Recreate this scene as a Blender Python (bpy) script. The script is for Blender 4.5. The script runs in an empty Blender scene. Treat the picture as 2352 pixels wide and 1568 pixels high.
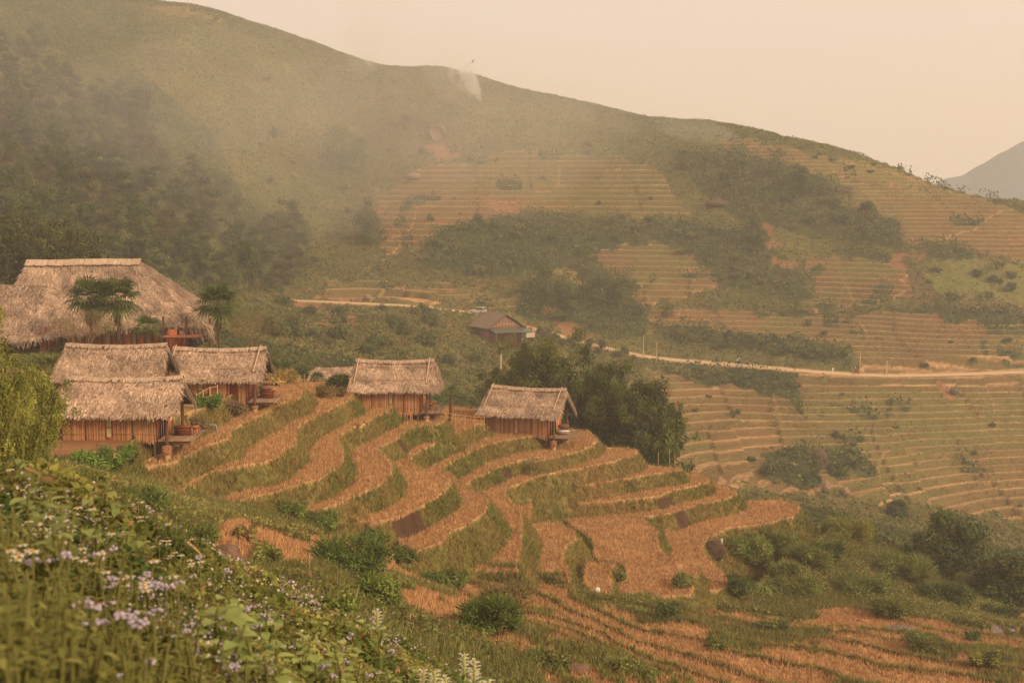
import bpy, math, random
import numpy as np
from mathutils import Vector, Matrix
random.seed(7); rng = np.random.default_rng(7)
sc = bpy.context.scene
COL = sc.collection
F_ = 2940.0; PITCH = math.atan(334/2940.0)
CTH, STH = math.cos(PITCH), math.sin(PITCH)
S = 1.35            # size of the near hill

# ---------- picture <-> world helpers (used to find where the real things stand)
def raydir(u, v):
    a = (np.asarray(u, float)-1176)/F_; b = -(np.asarray(v, float)-784)/F_
    return np.stack([a, CTH+b*STH, -STH+b*CTH], -1)
def at_d(u, v, D):
    d = raydir(u, v); return d*(np.asarray(D)/d[..., 1])[..., None]
def at_z(u, v, z):
    d = raydir(u, v); return d*(z/d[..., 2])[..., None]
def project(x, y, z):
    dep = y*CTH-z*STH
    return 1176+F_*x/dep, 784-F_*(y*STH+z*CTH)/dep

# ---------- value noise
_NT = np.random.default_rng(99).random((512*512,)).astype(np.float32)
def vnoise(x, y, seed=0):
    x = np.asarray(x, np.float32); y = np.asarray(y, np.float32)
    fx_ = np.floor(x); fy_ = np.floor(y)
    ix = fx_.astype(np.int32)+(seed*37+4000); iy = fy_.astype(np.int32)+(seed*91+4000)
    fx = x-fx_; fy = y-fy_; fx = fx*fx*(3-2*fx); fy = fy*fy*(3-2*fy)
    i0 = (ix & 511) << 9; i1 = ((ix+1) & 511) << 9; j0 = iy & 511; j1 = (iy+1) & 511
    a = _NT[i0+j0]; b = _NT[i1+j0]; c = _NT[i0+j1]; d = _NT[i1+j1]
    a += (b-a)*fx; c += (d-c)*fx
    return a+(c-a)*fy
def fbm(x, y, s, octv=3, seed=0):
    r = 0; a = 1; t = 0
    for o in range(octv):
        r = r+a*vnoise(np.asarray(x)/s, np.asarray(y)/s, seed+o*17); t += a; a *= .5; s = s/2.1
    return r/t-.5
def smooth(a, b, x):
    t = np.clip((x-a)/(b-a), 0, 1); return t*t*(3-2*t)

# ---------- polygons
def inpoly(x, y, P):
    P = np.asarray(P, float); r = np.zeros(np.shape(x), bool); n = len(P); j = n-1
    for i in range(n):
        xi, yi = P[i]; xj, yj = P[j]
        c = ((yi > y) != (yj > y))
        with np.errstate(divide='ignore', invalid='ignore'):
            r ^= c & (x < (xj-xi)*(y-yi)/((yj-yi) if yj != yi else 1e-9)+xi)
        j = i
    return r
def distline(x, y, P, closed=True):
    P = np.asarray(P, float); d = np.full(np.shape(x), 1e9); n = len(P)
    for i in range(n if closed else n-1):
        a = P[i]; b = P[(i+1) % n]; ab = b-a; L = max((ab**2).sum(), 1e-9)
        t = np.clip(((x-a[0])*ab[0]+(y-a[1])*ab[1])/L, 0, 1)
        d = np.minimum(d, np.hypot(x-a[0]-t*ab[0], y-a[1]-t*ab[1]))
    return d

# ---------- base terrain from profiles: column -> (distance, row) pairs
s = S
prof = {
 -500: [(3,1500),(6,1150),(10,1050),(20,1050),(40*s,1030),(58*s,1010),(75*s,900),(100*s,790),(190,600),(240,440),(310,250),(400,50),(500,-150),(620,-300),(900,-200)],
 0: [(2.5,1750),(3.5,1560),(6,1280),(10,1130),(14,1150),(25,1120),(40*s,1075),(58*s,1055),(75*s,930),(88*s,840),(110*s,770),(190,700),(240,560),(310,400),(400,200),(500,20),(600,-120),(900,-100)],
 250: [(3,1750),(6,1400),(10,1200),(14,1180),(22,1230),(40*s,1130),(58*s,1075),(66*s,1000),(78*s,905),(90*s,845),(110*s,800),(190,745),(250,640),(320,480),(400,280),(480,110),(540,20),(600,-20),(900,60)],
 500: [(3,1900),(6,1520),(10,1370),(14,1320),(20,1400),(38*s,1290),(50*s,1190),(60*s,1140),(70*s,990),(80*s,925),(100*s,870),(160,830),(220,760),(300,660),(370,480),(450,250),(510,100),(545,36),(640,70),(900,200)],
 700: [(4,2000),(8,1640),(12,1460),(16,1400),(22,1500),(40*s,1310),(52*s,1240),(62*s,1190),(70*s,1010),(80*s,930),(100*s,930),(160,880),(220,810),(290,735),(340,690),(400,560),(480,330),(540,150),(575,95),(660,130),(900,250)],
 1000: [(4,2300),(8,1800),(13,1600),(17,1530),(22,1640),(32*s,1570),(40*s,1470),(55*s,1350),(65*s,1280),(85*s,1010),(95*s,985),(105*s,1000),(160,1000),(210,890),(270,790),(310,735),(330,703),(400,540),(470,310),(525,162),(600,210),(900,300)],
 1300: [(8,2300),(15,1900),(30*s,1690),(40*s,1520),(52*s,1440),(66*s,1340),(75*s,1230),(92*s,1075),(97*s,1080),(105*s,1120),(170,1110),(230,1020),(285,880),(325,772),(400,560),(450,400),(495,243),(570,280),(900,360)],
 1600: [(12,2300),(25,1950),(36*s,1680),(44*s,1580),(60*s,1450),(70*s,1395),(80*s,1300),(94*s,1140),(102*s,1160),(115*s,1200),(190,1160),(230,1115),(260,1040),(290,925),(317,831),(370,640),(420,440),(455,300),(530,320),(900,400)],
 1900: [(15,2300),(30,1950),(40*s,1690),(50*s,1570),(62*s,1480),(74*s,1415),(86*s,1290),(96*s,1190),(104*s,1215),(150,1240),(200,1190),(245,1140),(270,1020),(304,858),(350,690),(400,460),(425,358),(500,390),(900,470)],
 2352: [(20,2300),(40,1900),(56*s,1575),(66*s,1500),(78*s,1440),(100*s,1400),(165,1330),(205,1285),(245,1212),(267,1095),(283,985),(302,852),(340,650),(370,520),(388,474),(450,510),(900,530)],
 2900: [(25,2300),(56*s,1620),(78*s,1500),(110*s,1420),(205,1310),(245,1230),(267,1110),(283,1000),(302,870),(340,720),(380,600),(420,560),(500,590),(900,600)],
}
pts = []
for px, L in prof.items():
    for D, py in L:
        d = raydir(px, py); pts.append((d[0]/d[1], math.log(D), d[2]/d[1]))
pts = np.array(pts)
KQ = 1.5
def tps_fit(P, lam=1e-4):
    n = len(P); X = P[:, :2]*[KQ, 1.0]
    r = np.hypot(X[:, None, 0]-X[None, :, 0], X[:, None, 1]-X[None, :, 1])
    K = np.where(r > 0, r*r*np.log(r+1e-12), 0)+lam*np.eye(n)
    A = np.zeros((n+3, n+3)); A[:n, :n] = K; A[:n, n] = 1; A[:n, n+1:] = X; A[n, :n] = 1; A[n+1:, :n] = X.T
    return X, np.linalg.solve(A, np.concatenate([P[:, 2], [0, 0, 0]]))
XC, WC = tps_fit(pts)
def tps(q, l):
    q = np.asarray(q)*KQ; out = WC[-3]+WC[-2]*q+WC[-1]*l
    for i in range(len(XC)):
        r2 = (q-XC[i, 0])**2+(l-XC[i, 1])**2
        out = out+WC[i]*.5*r2*np.log(r2+1e-20)
    return out
# grid: columns in q = x/y, rows in D = y
NQ = 1050
Q = np.linspace(-.56, .60, NQ)
rows = np.concatenate([np.geomspace(2.2, 62, 150)[:-1], np.arange(62, 156, .17), np.arange(156, 236, .9), np.arange(236, 400, .33),
                       np.arange(400, 600, .55), np.geomspace(600, 900, 30)])
ND = len(rows)
cq = np.linspace(Q[0], Q[-1], 240); cl = np.linspace(math.log(rows[0]), math.log(rows[-1]), 420)
CT = tps(*np.meshgrid(cq, cl))
def base_t(q, D):
    a = (np.asarray(q)-cq[0])/(cq[1]-cq[0]); b = (np.log(D)-cl[0])/(cl[1]-cl[0])
    i = np.clip(a.astype(int), 0, len(cq)-2); j = np.clip(b.astype(int), 0, len(cl)-2); fa = a-i; fb = b-j
    return (CT[j, i]*(1-fa)+CT[j, i+1]*fa)*(1-fb)+(CT[j+1, i]*(1-fa)+CT[j+1, i+1]*fa)*fb
def base_h(x, y):
    return base_t(x/y, y)*y

# ---------- the rice terraces of the near hill: each polygon is a flat field at its own level, traced by its rim
def c1(L): return [(344.5+.2197*a, 849.8+.2197*b) for a, b in L]
def c2(L): return [(803.9+.2197*a, 907.3+.2197*b) for a, b in L]
def c3(L): return [(1148.4+.293*a, 976.2+.293*b) for a, b in L]
def c4(L): return [(574.2+.293*a, 1148.4+.293*b) for a, b in L]
ter = [  # (level, rim)
 (-12.4, c1([(-330,1010),(0,1020),(240,985),(440,890),(560,805),(820,735),(870,645),(1000,560),(1130,500),(1250,440),(1400,350),(1560,310),(1640,200),(1300,40),(900,60),(500,200),(0,330),(-500,500),(-1000,700),(-900,1000)])),
 (-13.4, c1([(270,1290),(450,1220),(550,1130),(700,1060),(1050,1000),(1200,980),(1320,930),(1400,860),(1520,790),(1540,640),(1600,560),(1700,510),(1880,420),(1960,370),(2130,310),(2060,120),(1560,150),(1300,100),(300,500),(0,800),(-300,1000),(0,1250)])),
 (-14.45, c1([(720,1400),(900,1380),(1100,1340),(1300,1290),(1500,1220),(1780,1150),(1900,1070),(2000,1010),(2030,900),(1980,780),(1990,700),(2050,660),(2200,560),(2352,500)])+c2([(100,340),(300,220),(400,190),(450,150),(300,-100)])+c1([(2100,250),(1600,300),(800,600),(300,1000),(420,1330)])),
 (-15.4, c2([(-230,1190),(0,1100),(150,1030),(300,960),(420,870),(470,790),(440,730),(340,660),(310,560),(480,480),(540,400),(700,335),(860,335),(1010,280),(700,-60),(200,60)])+c1([(1900,500),(1700,900),(1200,1300),(1000,1420),(1100,1500)])),
 (-16.4, c2([(300,1340),(430,1310),(600,1250),(700,1200),(770,1170),(900,1090),(1020,1000),(1060,940),(1030,890),(920,830),(720,795),(620,720),(640,640),(800,560),(1000,470),(1200,380),(1320,310),(1400,305),(1380,160),(900,120),(500,400),(100,700),(-100,1250),(0,1330)])),
 (-17.35, c2([(930,1568),(1060,1440),(1260,1370),(1400,1230),(1460,1120),(1450,1080),(1420,1050),(1180,980),(1090,870),(950,780),(1240,620),(1400,540),(1600,480),(1950,430),(2120,380),(2100,200),(1400,280),(700,700),(500,1300),(500,1568),(700,1640)])),
 (-18.3, c2([(1190,970),(1300,880),(1500,800),(1600,740),(1750,700),(1900,665),(2100,650)])+c3([(250,300),(400,268),(600,215),(720,170),(770,120),(700,60),(560,40)])+c2([(1900,300),(1300,600),(1000,900)])),
 (-19.1, c3([(60,500),(180,455),(330,400),(650,340),(900,290),(1040,245),(1080,215),(1000,190),(800,180),(500,200),(0,330),(-120,480)])+c2([(1300,1000),(1100,1300),(900,1568)])+c3([(-250,1130),(0,1150),(140,1170),(160,1000),(180,850),(170,700),(100,620),(40,560)])),
 (-20.2, c3([(150,760),(240,750),(240,560),(250,545),(560,500),(620,490),(900,440),(1150,400),(1330,370),(1430,360),(1400,340),(1130,325),(800,360),(200,450),(120,600)])),
 (-20.6, c3([(250,780),(450,770),(580,835),(600,900),(520,950),(500,1080),(560,1200),(560,1260),(300,1200),(280,1000),(260,880)])),
 (-21.1, c3([(600,625),(900,600),(1230,565),(1350,520),(1550,480),(1640,450),(1620,420),(1560,395),(1430,375),(900,420),(560,520)])),
 (-21.3, c3([(670,1070),(910,1100),(860,1180),(870,1270),(900,1340),(700,1320),(640,1200)])),
 (-21.9, c3([(1360,695),(1560,620),(1750,590),(1870,550),(1850,520),(1720,478),(1600,470),(1300,560),(700,640),(450,720),(560,790),(720,900),(740,1050),(980,1100),(980,1200),(860,1280),(1050,1350),(1500,1340),(1560,1130),(1400,1090),(1300,1030),(1250,950),(1250,850),(1090,730)])),
 (-22.9, c3([(1290,760),(1960,600),(2200,590),(2340,640),(2352,680),(2300,730),(2000,790),(1800,810),(1620,900),(1590,1000),(1700,1130),(1870,1260),(1700,1300),(1400,1320),(1300,1100)])),
]
GARDEN = (-11.4, [(-120,1130),(60,1092),(200,1078),(262,1060),(300,1022),(345,985),(425,966),(478,938),(540,908),(582,888),(596,868),(580,840),(480,820),(300,830),(0,850),(-200,900)])
ter.append(GARDEN)
TER = [(z*S, at_z(np.array([p[0] for p in L]), np.array([p[1] for p in L]), z*S)[:, :2]) for z, L in ter]

# burnt patches on the banks of the near terraces (world discs found from their place in the picture)
BURNT = [(c2([(420,1310),(720,1200),(820,1420),(790,1490),(500,1520)]), 16.9), (c2([(470,445),(520,450),(640,600),(560,610)]), 16.9),
         (c2([(1580,760),(1650,740),(1720,890),(1620,890)]), 18.9), (c3([(1230,570),(1340,560),(1370,670),(1250,680)]), 21.4), (c3([(1360,680),(1440,670),(1510,790),(1410,815)]), 22.4)]

# ---------- road
roadpx = [(2560,846),(2352,853),(2150,860),(2036,862),(1960,859),(1850,851),(1700,837),(1600,830),(1508,822),(1430,809),(1350,789),(1280,768),(1200,748),(1130,729),(1080,718),(1000,707),(900,699),(720,691),(620,688),(540,684)]
roadD = np.interp([p[0] for p in roadpx], [540,700,1000,1300,1600,1900,2352,2600], [345,340,330,325,317,304,302,302])
ROAD = np.array([at_d(np.array(p[0]), np.array(p[1]), D) for p, D in zip(roadpx, roadD)])
def resample(P, n):
    P = np.asarray(P, float); L = np.concatenate([[0], np.cumsum(np.linalg.norm(np.diff(P, axis=0), axis=1))])
    t = np.linspace(0, L[-1], n); return np.stack([np.interp(t, L, P[:, k]) for k in range(P.shape[1])], 1)
ROAD = resample(ROAD, 130)
for _ in range(6): ROAD[1:-1] = (ROAD[:-2]+2*ROAD[1:-1]+ROAD[2:])/4

# ---------- far zones, as rows/columns of the picture laid on the base hillside
zones = [  # step, offset, polygon
 (1.08, .0, [(1500,850),(1860,862),(2352,866),(2600,860),(2600,1230),(2352,1215),(2150,1160),(2010,1150),(1900,1135),(1740,1130),(1600,1100),(1480,1062)]),
 (1.0, .4, [(1300,715),(1480,705),(1700,715),(1850,700),(2080,712),(2352,755),(2700,770),(2700,850),(2352,850),(1970,846),(1960,812),(1900,800),(1700,762),(1500,745)]),
 (1.15, .8, [(1910,410),(2010,405),(2130,425),(2352,480),(2600,520),(2600,620),(2352,590),(2200,560),(2075,560),(2070,500),(1960,470)]),
 (1.25, .2, [(1860,600),(2060,608),(2095,690),(1830,705),(1880,660)]),
 (1.75, .0, [(860,440),(1020,372),(1200,345),(1350,350),(1510,385),(1570,488),(1350,488),(1180,492),(1010,520),(960,570),(880,590)]),
 (1.45, .6, [(1360,560),(1480,540),(1530,545),(1600,590),(1640,640),(1560,690),(1480,700),(1380,660),(1180,640),(1320,610)]),
 (1.3, .9, [(890,652),(1090,655),(1190,690),(1200,712),(1100,708),(960,690),(880,672)]),
 (1.3, .3, [(1640,315),(1700,315),(2100,405),(2200,440),(2050,430),(1900,400),(1780,380),(1640,330)]),
 (1.2, .0, [(350,24),(430,22),(520,42),(500,50),(400,42)]),
 (1.7, .5, [(700,690),(1000,700),(1000,670),(850,640),(760,650)]),
]
shrubz = [
 [(955,600),(1000,540),(1080,505),(1300,497),(1500,500),(1600,520),(1690,520),(1760,560),(1870,640),(1860,690),(1760,680),(1650,640),(1560,570),(1500,545),(1370,565),(1330,610),(1200,620),(1180,640),(1100,640),(980,620)],
 [(1540,340),(1700,350),(1830,385),(1900,420),(1960,480),(2070,510),(2080,570),(1960,570),(1800,530),(1700,500),(1600,430)],
 [(1500,748),(1600,745),(1700,765),(1900,795),(1950,820),(1940,838),(1860,838),(1760,815),(1640,800),(1520,790)],
 [(1180,650),(1300,640),(1420,660),(1480,710),(1480,770),(1300,760),(1200,720)],
 [(1700,690),(1850,708),(2080,712),(2140,700),(2352,735),(2600,740),(2600,760),(2352,752),(2150,735),(2060,722),(1800,722)],
 [(1500,842),(1700,846),(1850,866),(1840,960),(1790,910),(1600,870)],
 [(1760,1040),(1840,1025),(1990,1035),(2010,1080),(1900,1090),(1880,1130),(1760,1100)],
 [(1900,590),(1960,575),(2080,590),(2030,600)],
 [(2100,560),(2200,550),(2260,600),(2230,620),(2120,600)],
]
redz = [[(2090,555),(2130,555),(2120,600),(2100,650),(2060,665),(2050,610)], [(1740,520),(1800,560),(1830,620),(1800,640),(1760,590)], [(985,325),(1040,320),(1045,365),(1000,370)], [(1130,455),(1200,455),(1200,490),(1140,490)],
        [(2150,880),(2190,880),(2215,915),(2195,920)], [(640,690),(860,700),(840,720),(700,715)], [(700,720),(810,700),(830,745),(760,760)], [(1580,590),(1640,620),(1600,640)], [(1240,700),(1280,700),(1350,770),(1300,770)], [(2060,420),(2130,425),(2120,432),(2040,428)],
        [(1700,515),(1740,505),(1780,540),(1730,540)]]
grassz = [[(2130,600),(2250,590),(2352,610),(2600,640),(2600,710),(2352,690),(2150,680),(2110,640)]]

NEARP = [(330,1095),(400,1010),(560,900),(700,880),(830,930),(1000,965),(1130,965),(1250,1015),(1420,985),(1600,1040),(1760,1075),(1920,1140),(1900,1230),(1800,1290),(1740,1350),(1560,1372),(1400,1376),(1150,1322),(950,1280),(820,1258),(650,1185),(530,1165),(400,1150)]
def terrain(q, y):
    """height and surface class at q = x/y, y. class values: 0 scrub 1 tread 2 bank 3 dark shrub 4 red soil 5 grass 6 burnt 7 forest floor 8 road cut"""
    x = q*y; h = base_t(q, y)*y
    cls = np.zeros(x.shape, np.int8); lip = np.zeros(x.shape)
    u, v = project(x, y, h)
    # warp the zone outlines so that they are not straight
    hf = fbm(x, y, 3.2, 3, 45)
    uw = u+46*hf+60*fbm(x, y, 14, 4, 5)*np.clip(300/y, .5, 2); vw = v+30*hf+46*fbm(x, y, 14, 4, 9)*np.clip(300/y, .5, 2)
    far = y > 232
    # --- far
    big = fbm(x, y, 60, 3, 21)
    hz = h+2.2*big*smooth(150, 260, y)*(1-smooth(500, 600, y))
    hr = hz+(1.3*fbm(x, y, 7, 4, 3)+.5*fbm(x, y, 1.9, 2, 8))*smooth(160, 240, y)
    out = np.where(y > 160, hr, h)
    mm = (y > 60) & (y < 150)
    du = distline(u[mm], v[mm], NEARP); du = np.where(inpoly(u[mm], v[mm], NEARP), du, 0)
    sink = out[mm]; sink = sink-7*smooth(0, 60, du); out[mm] = sink
    for k, (step, off, P) in enumerate(zones):
        m = far & inpoly(uw, vw, P)
        if not m.any(): continue
        st_ = step*(1+0)
        w = (hz[m]+.9*fbm(x[m], y[m], 16, 2, 40+k)+off)/st_
        # patches where neighbouring plots are out of step
        w = w+.5*(vnoise(x[m]/22, y[m]/40, 77+k) > .62)+.35*(vnoise(x[m]/9, y[m]/30, 177+k) > .7)
        fl = np.floor(w); fr = w-fl
        prof_ = smooth(.32, .99, fr)          # flat tread then bank
        hh = (fl+prof_)*st_-off
        rim = np.exp(-((fr-.99)/.03)**2)+np.exp(-((fr-.02)/.05)**2)
        out[m] = hh+.16*rim
        cls[m] = np.where((fr < .34) | (fr > .975), 1, 2)
        lip[m] = fr
        # scrubby gaps on terraces
        g = fbm(x[m], y[m], 11, 3, 90+k) > .21
        cm = cls[m]; cm[g & (cm == 2)] = 3; cls[m] = cm
    for P in shrubz:
        m = far & inpoly(uw, vw, P); cls[m] = 3; out[m] = hr[m]+1.1*np.abs(fbm(x[m], y[m], 5, 3, 33))*2
    for P in grassz:
        m = far & inpoly(uw, vw, P); cls[m] = 5
    for P in redz:
        m = far & inpoly(u+60*fbm(x, y, 6, 4, 15), v+50*fbm(x, y, 6, 4, 19), P) & (fbm(x, y, 3.5, 3, 55) > -.04); cls[m] = 4; out[m] = hr[m]-.3
    cls[far & inpoly(u, v, [(-600,-400),(430,-400),(300,150),(480,290),(560,450),(720,520),(700,640),(500,690),(200,800),(-600,800)]) & (cls == 0)] = 7
    # --- road bench
    m = (y > 285) & (y < 365)
    xm, ym = x[m], y[m]
    best = np.full(xm.shape, 1e9); hb = np.zeros(xm.shape)
    for i in range(len(ROAD)-1):
        a = ROAD[i]; b = ROAD[i+1]; ab = b[:2]-a[:2]; L = (ab**2).sum()
        t = np.clip(((xm-a[0])*ab[0]+(ym-a[1])*ab[1])/L, 0, 1)
        d = np.hypot(xm-a[0]-t*ab[0], ym-a[1]-t*ab[1]); n = d < best
        best[n] = d[n]; hb[n] = (a[2]+t*(b[2]-a[2]))[n]
    w = smooth(2.9, 6.5, best); om = out[m]
    out[m] = (hb-.12)*(1-w)+om*w
    cm = cls[m]; cm[(best < 3.6)] = 8; cls[m] = cm
    # --- low fields on the camera side: gentle steps along the contours
    lowP = [(900,1285),(1150,1300),(1400,1375),(1700,1392),(1950,1402),(2150,1425),(2352,1440),(2700,1480),(2900,1800),(1150,1900),(1230,1560),(1080,1400)]
    m = (y > 40) & (y < 115) & inpoly(uw, vw, lowP)
    stp = 1.15; w = (h[m]+1.5*fbm(x[m], y[m], 14, 2, 12)+.5*fbm(x[m], y[m], 4, 2, 13))/stp; fl = np.floor(w); fr = w-fl
    out[m] = (fl+smooth(.74, .98, fr))*stp+.16*np.exp(-((fr-.99)/.04)**2)
    cls[m] = np.where(fr < .7, 1, 2); lip[m] = fr
    m = (y > 40) & (y < 92) & inpoly(uw, vw, [(530,1165),(600,1165),(700,1190),(820,1245),(900,1285),(1000,1340),(1180,1420),(1260,1500),(1100,1480),(860,1390),(720,1340),(560,1340),(500,1260)]) & (fbm(x, y, 4, 3, 71) < .12)
    cls[m] = 1
    # --- near terraces
    m = (y > 62) & (y < 160)
    xm, ym = x[m], y[m]; H = out[m].copy(); C = cls[m].copy(); LV = np.full(xm.shape, -99.)
    wob = .35*fbm(xm, ym, 2.5, 3, 61)+.14*fbm(xm, ym, .6, 2, 63)
    for z, P in TER:
        pre = (xm > P[:, 0].min()-4) & (xm < P[:, 0].max()+4) & (ym > P[:, 1].min()-4) & (ym < P[:, 1].max()+4)
        if not pre.any(): continue
        xx, yy = xm[pre], ym[pre]
        d = distline(xx, yy, P); ins = inpoly(xx, yy, P); sd = np.where(ins, -d, d)+wob[pre]
        bank = z-1.4*np.maximum(sd, 0)+.16*np.exp(-((sd+.12)/.16)**2)
        Hp = H[pre]; Cp = C[pre]; up = bank > Hp
        Hp[up] = bank[up]; Cp[up] = np.where(sd[up] < .02, 9 if z == TER[-1][0] else 1, 2); H[pre] = Hp; C[pre] = Cp
    out[m] = H+.05*fbm(xm, ym, .5, 2, 4)
    C[(C == 0) & inpoly(u[m], v[m], NEARP)] = 2; cls[m] = C
    return out, cls, lip
# ---------- mesh helpers
def lin(r, g, b): return tuple(((c/255)/12.92 if c/255 <= .04045 else ((c/255+.055)/1.055)**2.4) for c in (r, g, b))
def mesh_np(name, V, Fc, mat=None, colors=None, smooth_=False):
    """V (n,3), Fc (m,k) ints, colors (n,3) per vertex"""
    me = bpy.data.meshes.new(name)
    V = np.ascontiguousarray(V, dtype=np.float32); Fc = np.ascontiguousarray(Fc, dtype=np.int32)
    n, (m, k) = len(V), Fc.shape
    me.vertices.add(n); me.vertices.foreach_set('co', V.ravel())
    me.loops.add(m*k); me.loops.foreach_set('vertex_index', Fc.ravel())
    me.polygons.add(m); me.polygons.foreach_set('loop_start', np.arange(0, m*k, k, dtype=np.int32))
    me.polygons.foreach_set('loop_total', np.full(m, k, np.int32))
    if smooth_: me.polygons.foreach_set('use_smooth', np.ones(m, bool))
    me.update(calc_edges=True)
    if colors is not None:
        at = me.color_attributes.new('Col', 'FLOAT_COLOR', 'POINT')
        c = np.ones((n, 4), np.float32); c[:, :3] = colors; at.data.foreach_set('color', c.ravel())
    if mat: me.materials.append(mat)
    return me
def link(name, me, parent=None, loc=None, rz=0):
    o = bpy.data.objects.new(name, me); COL.objects.link(o)
    if parent: o.parent = parent
    if loc is not None: o.location = [float(c) for c in loc]
    if rz: o.rotation_euler = (0, 0, rz)
    return o
def tag(o, label=None, cat=None, group=None, kind=None):
    if label: o['label'] = label
    if cat: o['category'] = cat
    if group: o['group'] = group
    if kind: o['kind'] = kind
    return o
def thing(name, label, cat, loc, rz=0, group=None):
    o = link(name, None, loc=loc, rz=rz); o.empty_display_size = .2
    return tag(o, label, cat, group)
def copy_tree(o, parent=None):
    c = o.copy(); COL.objects.link(c); c.parent = parent
    for ch in list(o.children): copy_tree(ch, c)
    return c

class MB:
    """collects quads/triangles as numpy pieces and builds one mesh"""
    def __init__(s): s.V = []; s.F = []; s.C = []; s.n = 0
    def add(s, V, F, c=(1, 1, 1)):
        V = np.asarray(V, float).reshape(-1, 3); F = np.asarray(F, int)
        if F.shape[1] == 3: F = np.concatenate([F, F[:, 2:3]], 1)
        s.F.append(F+s.n); s.V.append(V); C = np.asarray(c, float)
        s.C.append(np.broadcast_to(C, (len(V), 3)) if C.ndim == 1 else C); s.n += len(V); return s
    def box(s, lo, hi, c=(1, 1, 1), M=None):
        x0, y0, z0 = lo; x1, y1, z1 = hi
        V = np.array([(x0,y0,z0),(x1,y0,z0),(x1,y1,z0),(x0,y1,z0),(x0,y0,z1),(x1,y0,z1),(x1,y1,z1),(x0,y1,z1)], float)
        if M is not None: V = V@M[:3, :3].T+M[:3, 3]
        return s.add(V, [(0,3,2,1),(4,5,6,7),(0,1,5,4),(1,2,6,5),(2,3,7,6),(3,0,4,7)], c)
    def tube(s, P, R, n=6, c=(1, 1, 1), cap=True):
        P = np.asarray(P, float); R = np.broadcast_to(np.asarray(R, float), (len(P),)); k = len(P)
        T = np.gradient(P, axis=0); T /= np.linalg.norm(T, axis=1)[:, None]+1e-9
        up = np.array([0, 0, 1.]) if abs(T[0][2]) < .9 else np.array([1., 0, 0])
        A = np.cross(T, up); A /= np.linalg.norm(A, axis=1)[:, None]+1e-9; B = np.cross(T, A)
        a = np.arange(n)*2*math.pi/n
        V = P[:, None]+R[:, None, None]*(A[:, None]*np.cos(a)[None, :, None]+B[:, None]*np.sin(a)[None, :, None])
        i = np.arange(k-1)[:, None]*n; j = np.arange(n)[None]; j2 = (j+1) % n
        F = np.stack([i+j, i+j2, i+n+j2, i+n+j], -1).reshape(-1, 4)
        V = V.reshape(-1, 3)
        s.add(V, F, c)
        if cap:
            Vc = np.concatenate([V[:n], P[:1], V[-n:], P[-1:]])
            F = [(j, (j+1) % n, n, n) for j in range(n)]+[(n+1+(j+1) % n, n+1+j, 2*n+1, 2*n+1) for j in range(n)]
            s.add(Vc, F, c)
        return s
    def ell(s, c0, r, c=(1, 1, 1), nu=10, nv=7, jit=0):
        u = np.arange(nu)*2*math.pi/nu; v = np.linspace(-math.pi/2, math.pi/2, nv)
        U, W = np.meshgrid(u, v); j = 1+jit*(rng.random(U.shape)-.5)
        V = np.stack([np.cos(W)*np.cos(U)*r[0]*j, np.cos(W)*np.sin(U)*r[1]*j, np.sin(W)*r[2]*j], -1).reshape(-1, 3)+np.asarray(c0)
        i = np.arange(nv-1)[:, None]*nu; jj = np.arange(nu)[None]; j2 = (jj+1) % nu
        return s.add(V, np.stack([i+jj, i+j2, i+nu+j2, i+nu+jj], -1).reshape(-1, 4), c)
    def quads(s, Q_, C):
        """Q_ (n,4,3) ; C (n,3)"""
        n = len(Q_); return s.add(Q_.reshape(-1, 3), np.arange(4*n).reshape(n, 4), np.repeat(np.asarray(C), 4, 0))
    def build(s, name, mat, parent=None, loc=None, rz=0, smooth_=False):
        V = np.concatenate(s.V); F = np.concatenate(s.F); C = np.concatenate(s.C)
        # triangles were padded; give them as real triangles only when all are triangles
        if (F[:, 2] == F[:, 3]).all(): me = mesh_np(name, V, F[:, :3], mat, C, smooth_)
        elif (F[:, 2] == F[:, 3]).any():
            me = mixed_mesh(name, V, F, mat, C, smooth_)
        else: me = mesh_np(name, V, F, mat, C, smooth_)
        return link(name, me, parent, loc, rz)
def mixed_mesh(name, V, F, mat, C, smooth_):
    me = bpy.data.meshes.new(name); tri = F[:, 2] == F[:, 3]
    tot = np.where(tri, 3, 4).astype(np.int32); start = np.concatenate([[0], np.cumsum(tot)[:-1]]).astype(np.int32)
    keep = np.ones(F.shape, bool); keep[tri, 3] = False
    me.vertices.add(len(V)); me.vertices.foreach_set('co', V.astype(np.float32).ravel())
    me.loops.add(int(tot.sum())); me.loops.foreach_set('vertex_index', F[keep].astype(np.int32))
    me.polygons.add(len(F)); me.polygons.foreach_set('loop_start', start); me.polygons.foreach_set('loop_total', tot)
    if smooth_: me.polygons.foreach_set('use_smooth', np.ones(len(F), bool))
    me.update(calc_edges=True)
    at = me.color_attributes.new('Col', 'FLOAT_COLOR', 'POINT'); c = np.ones((len(V), 4), np.float32); c[:, :3] = C
    at.data.foreach_set('color', c.ravel())
    if mat: me.materials.append(mat)
    return me

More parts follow.
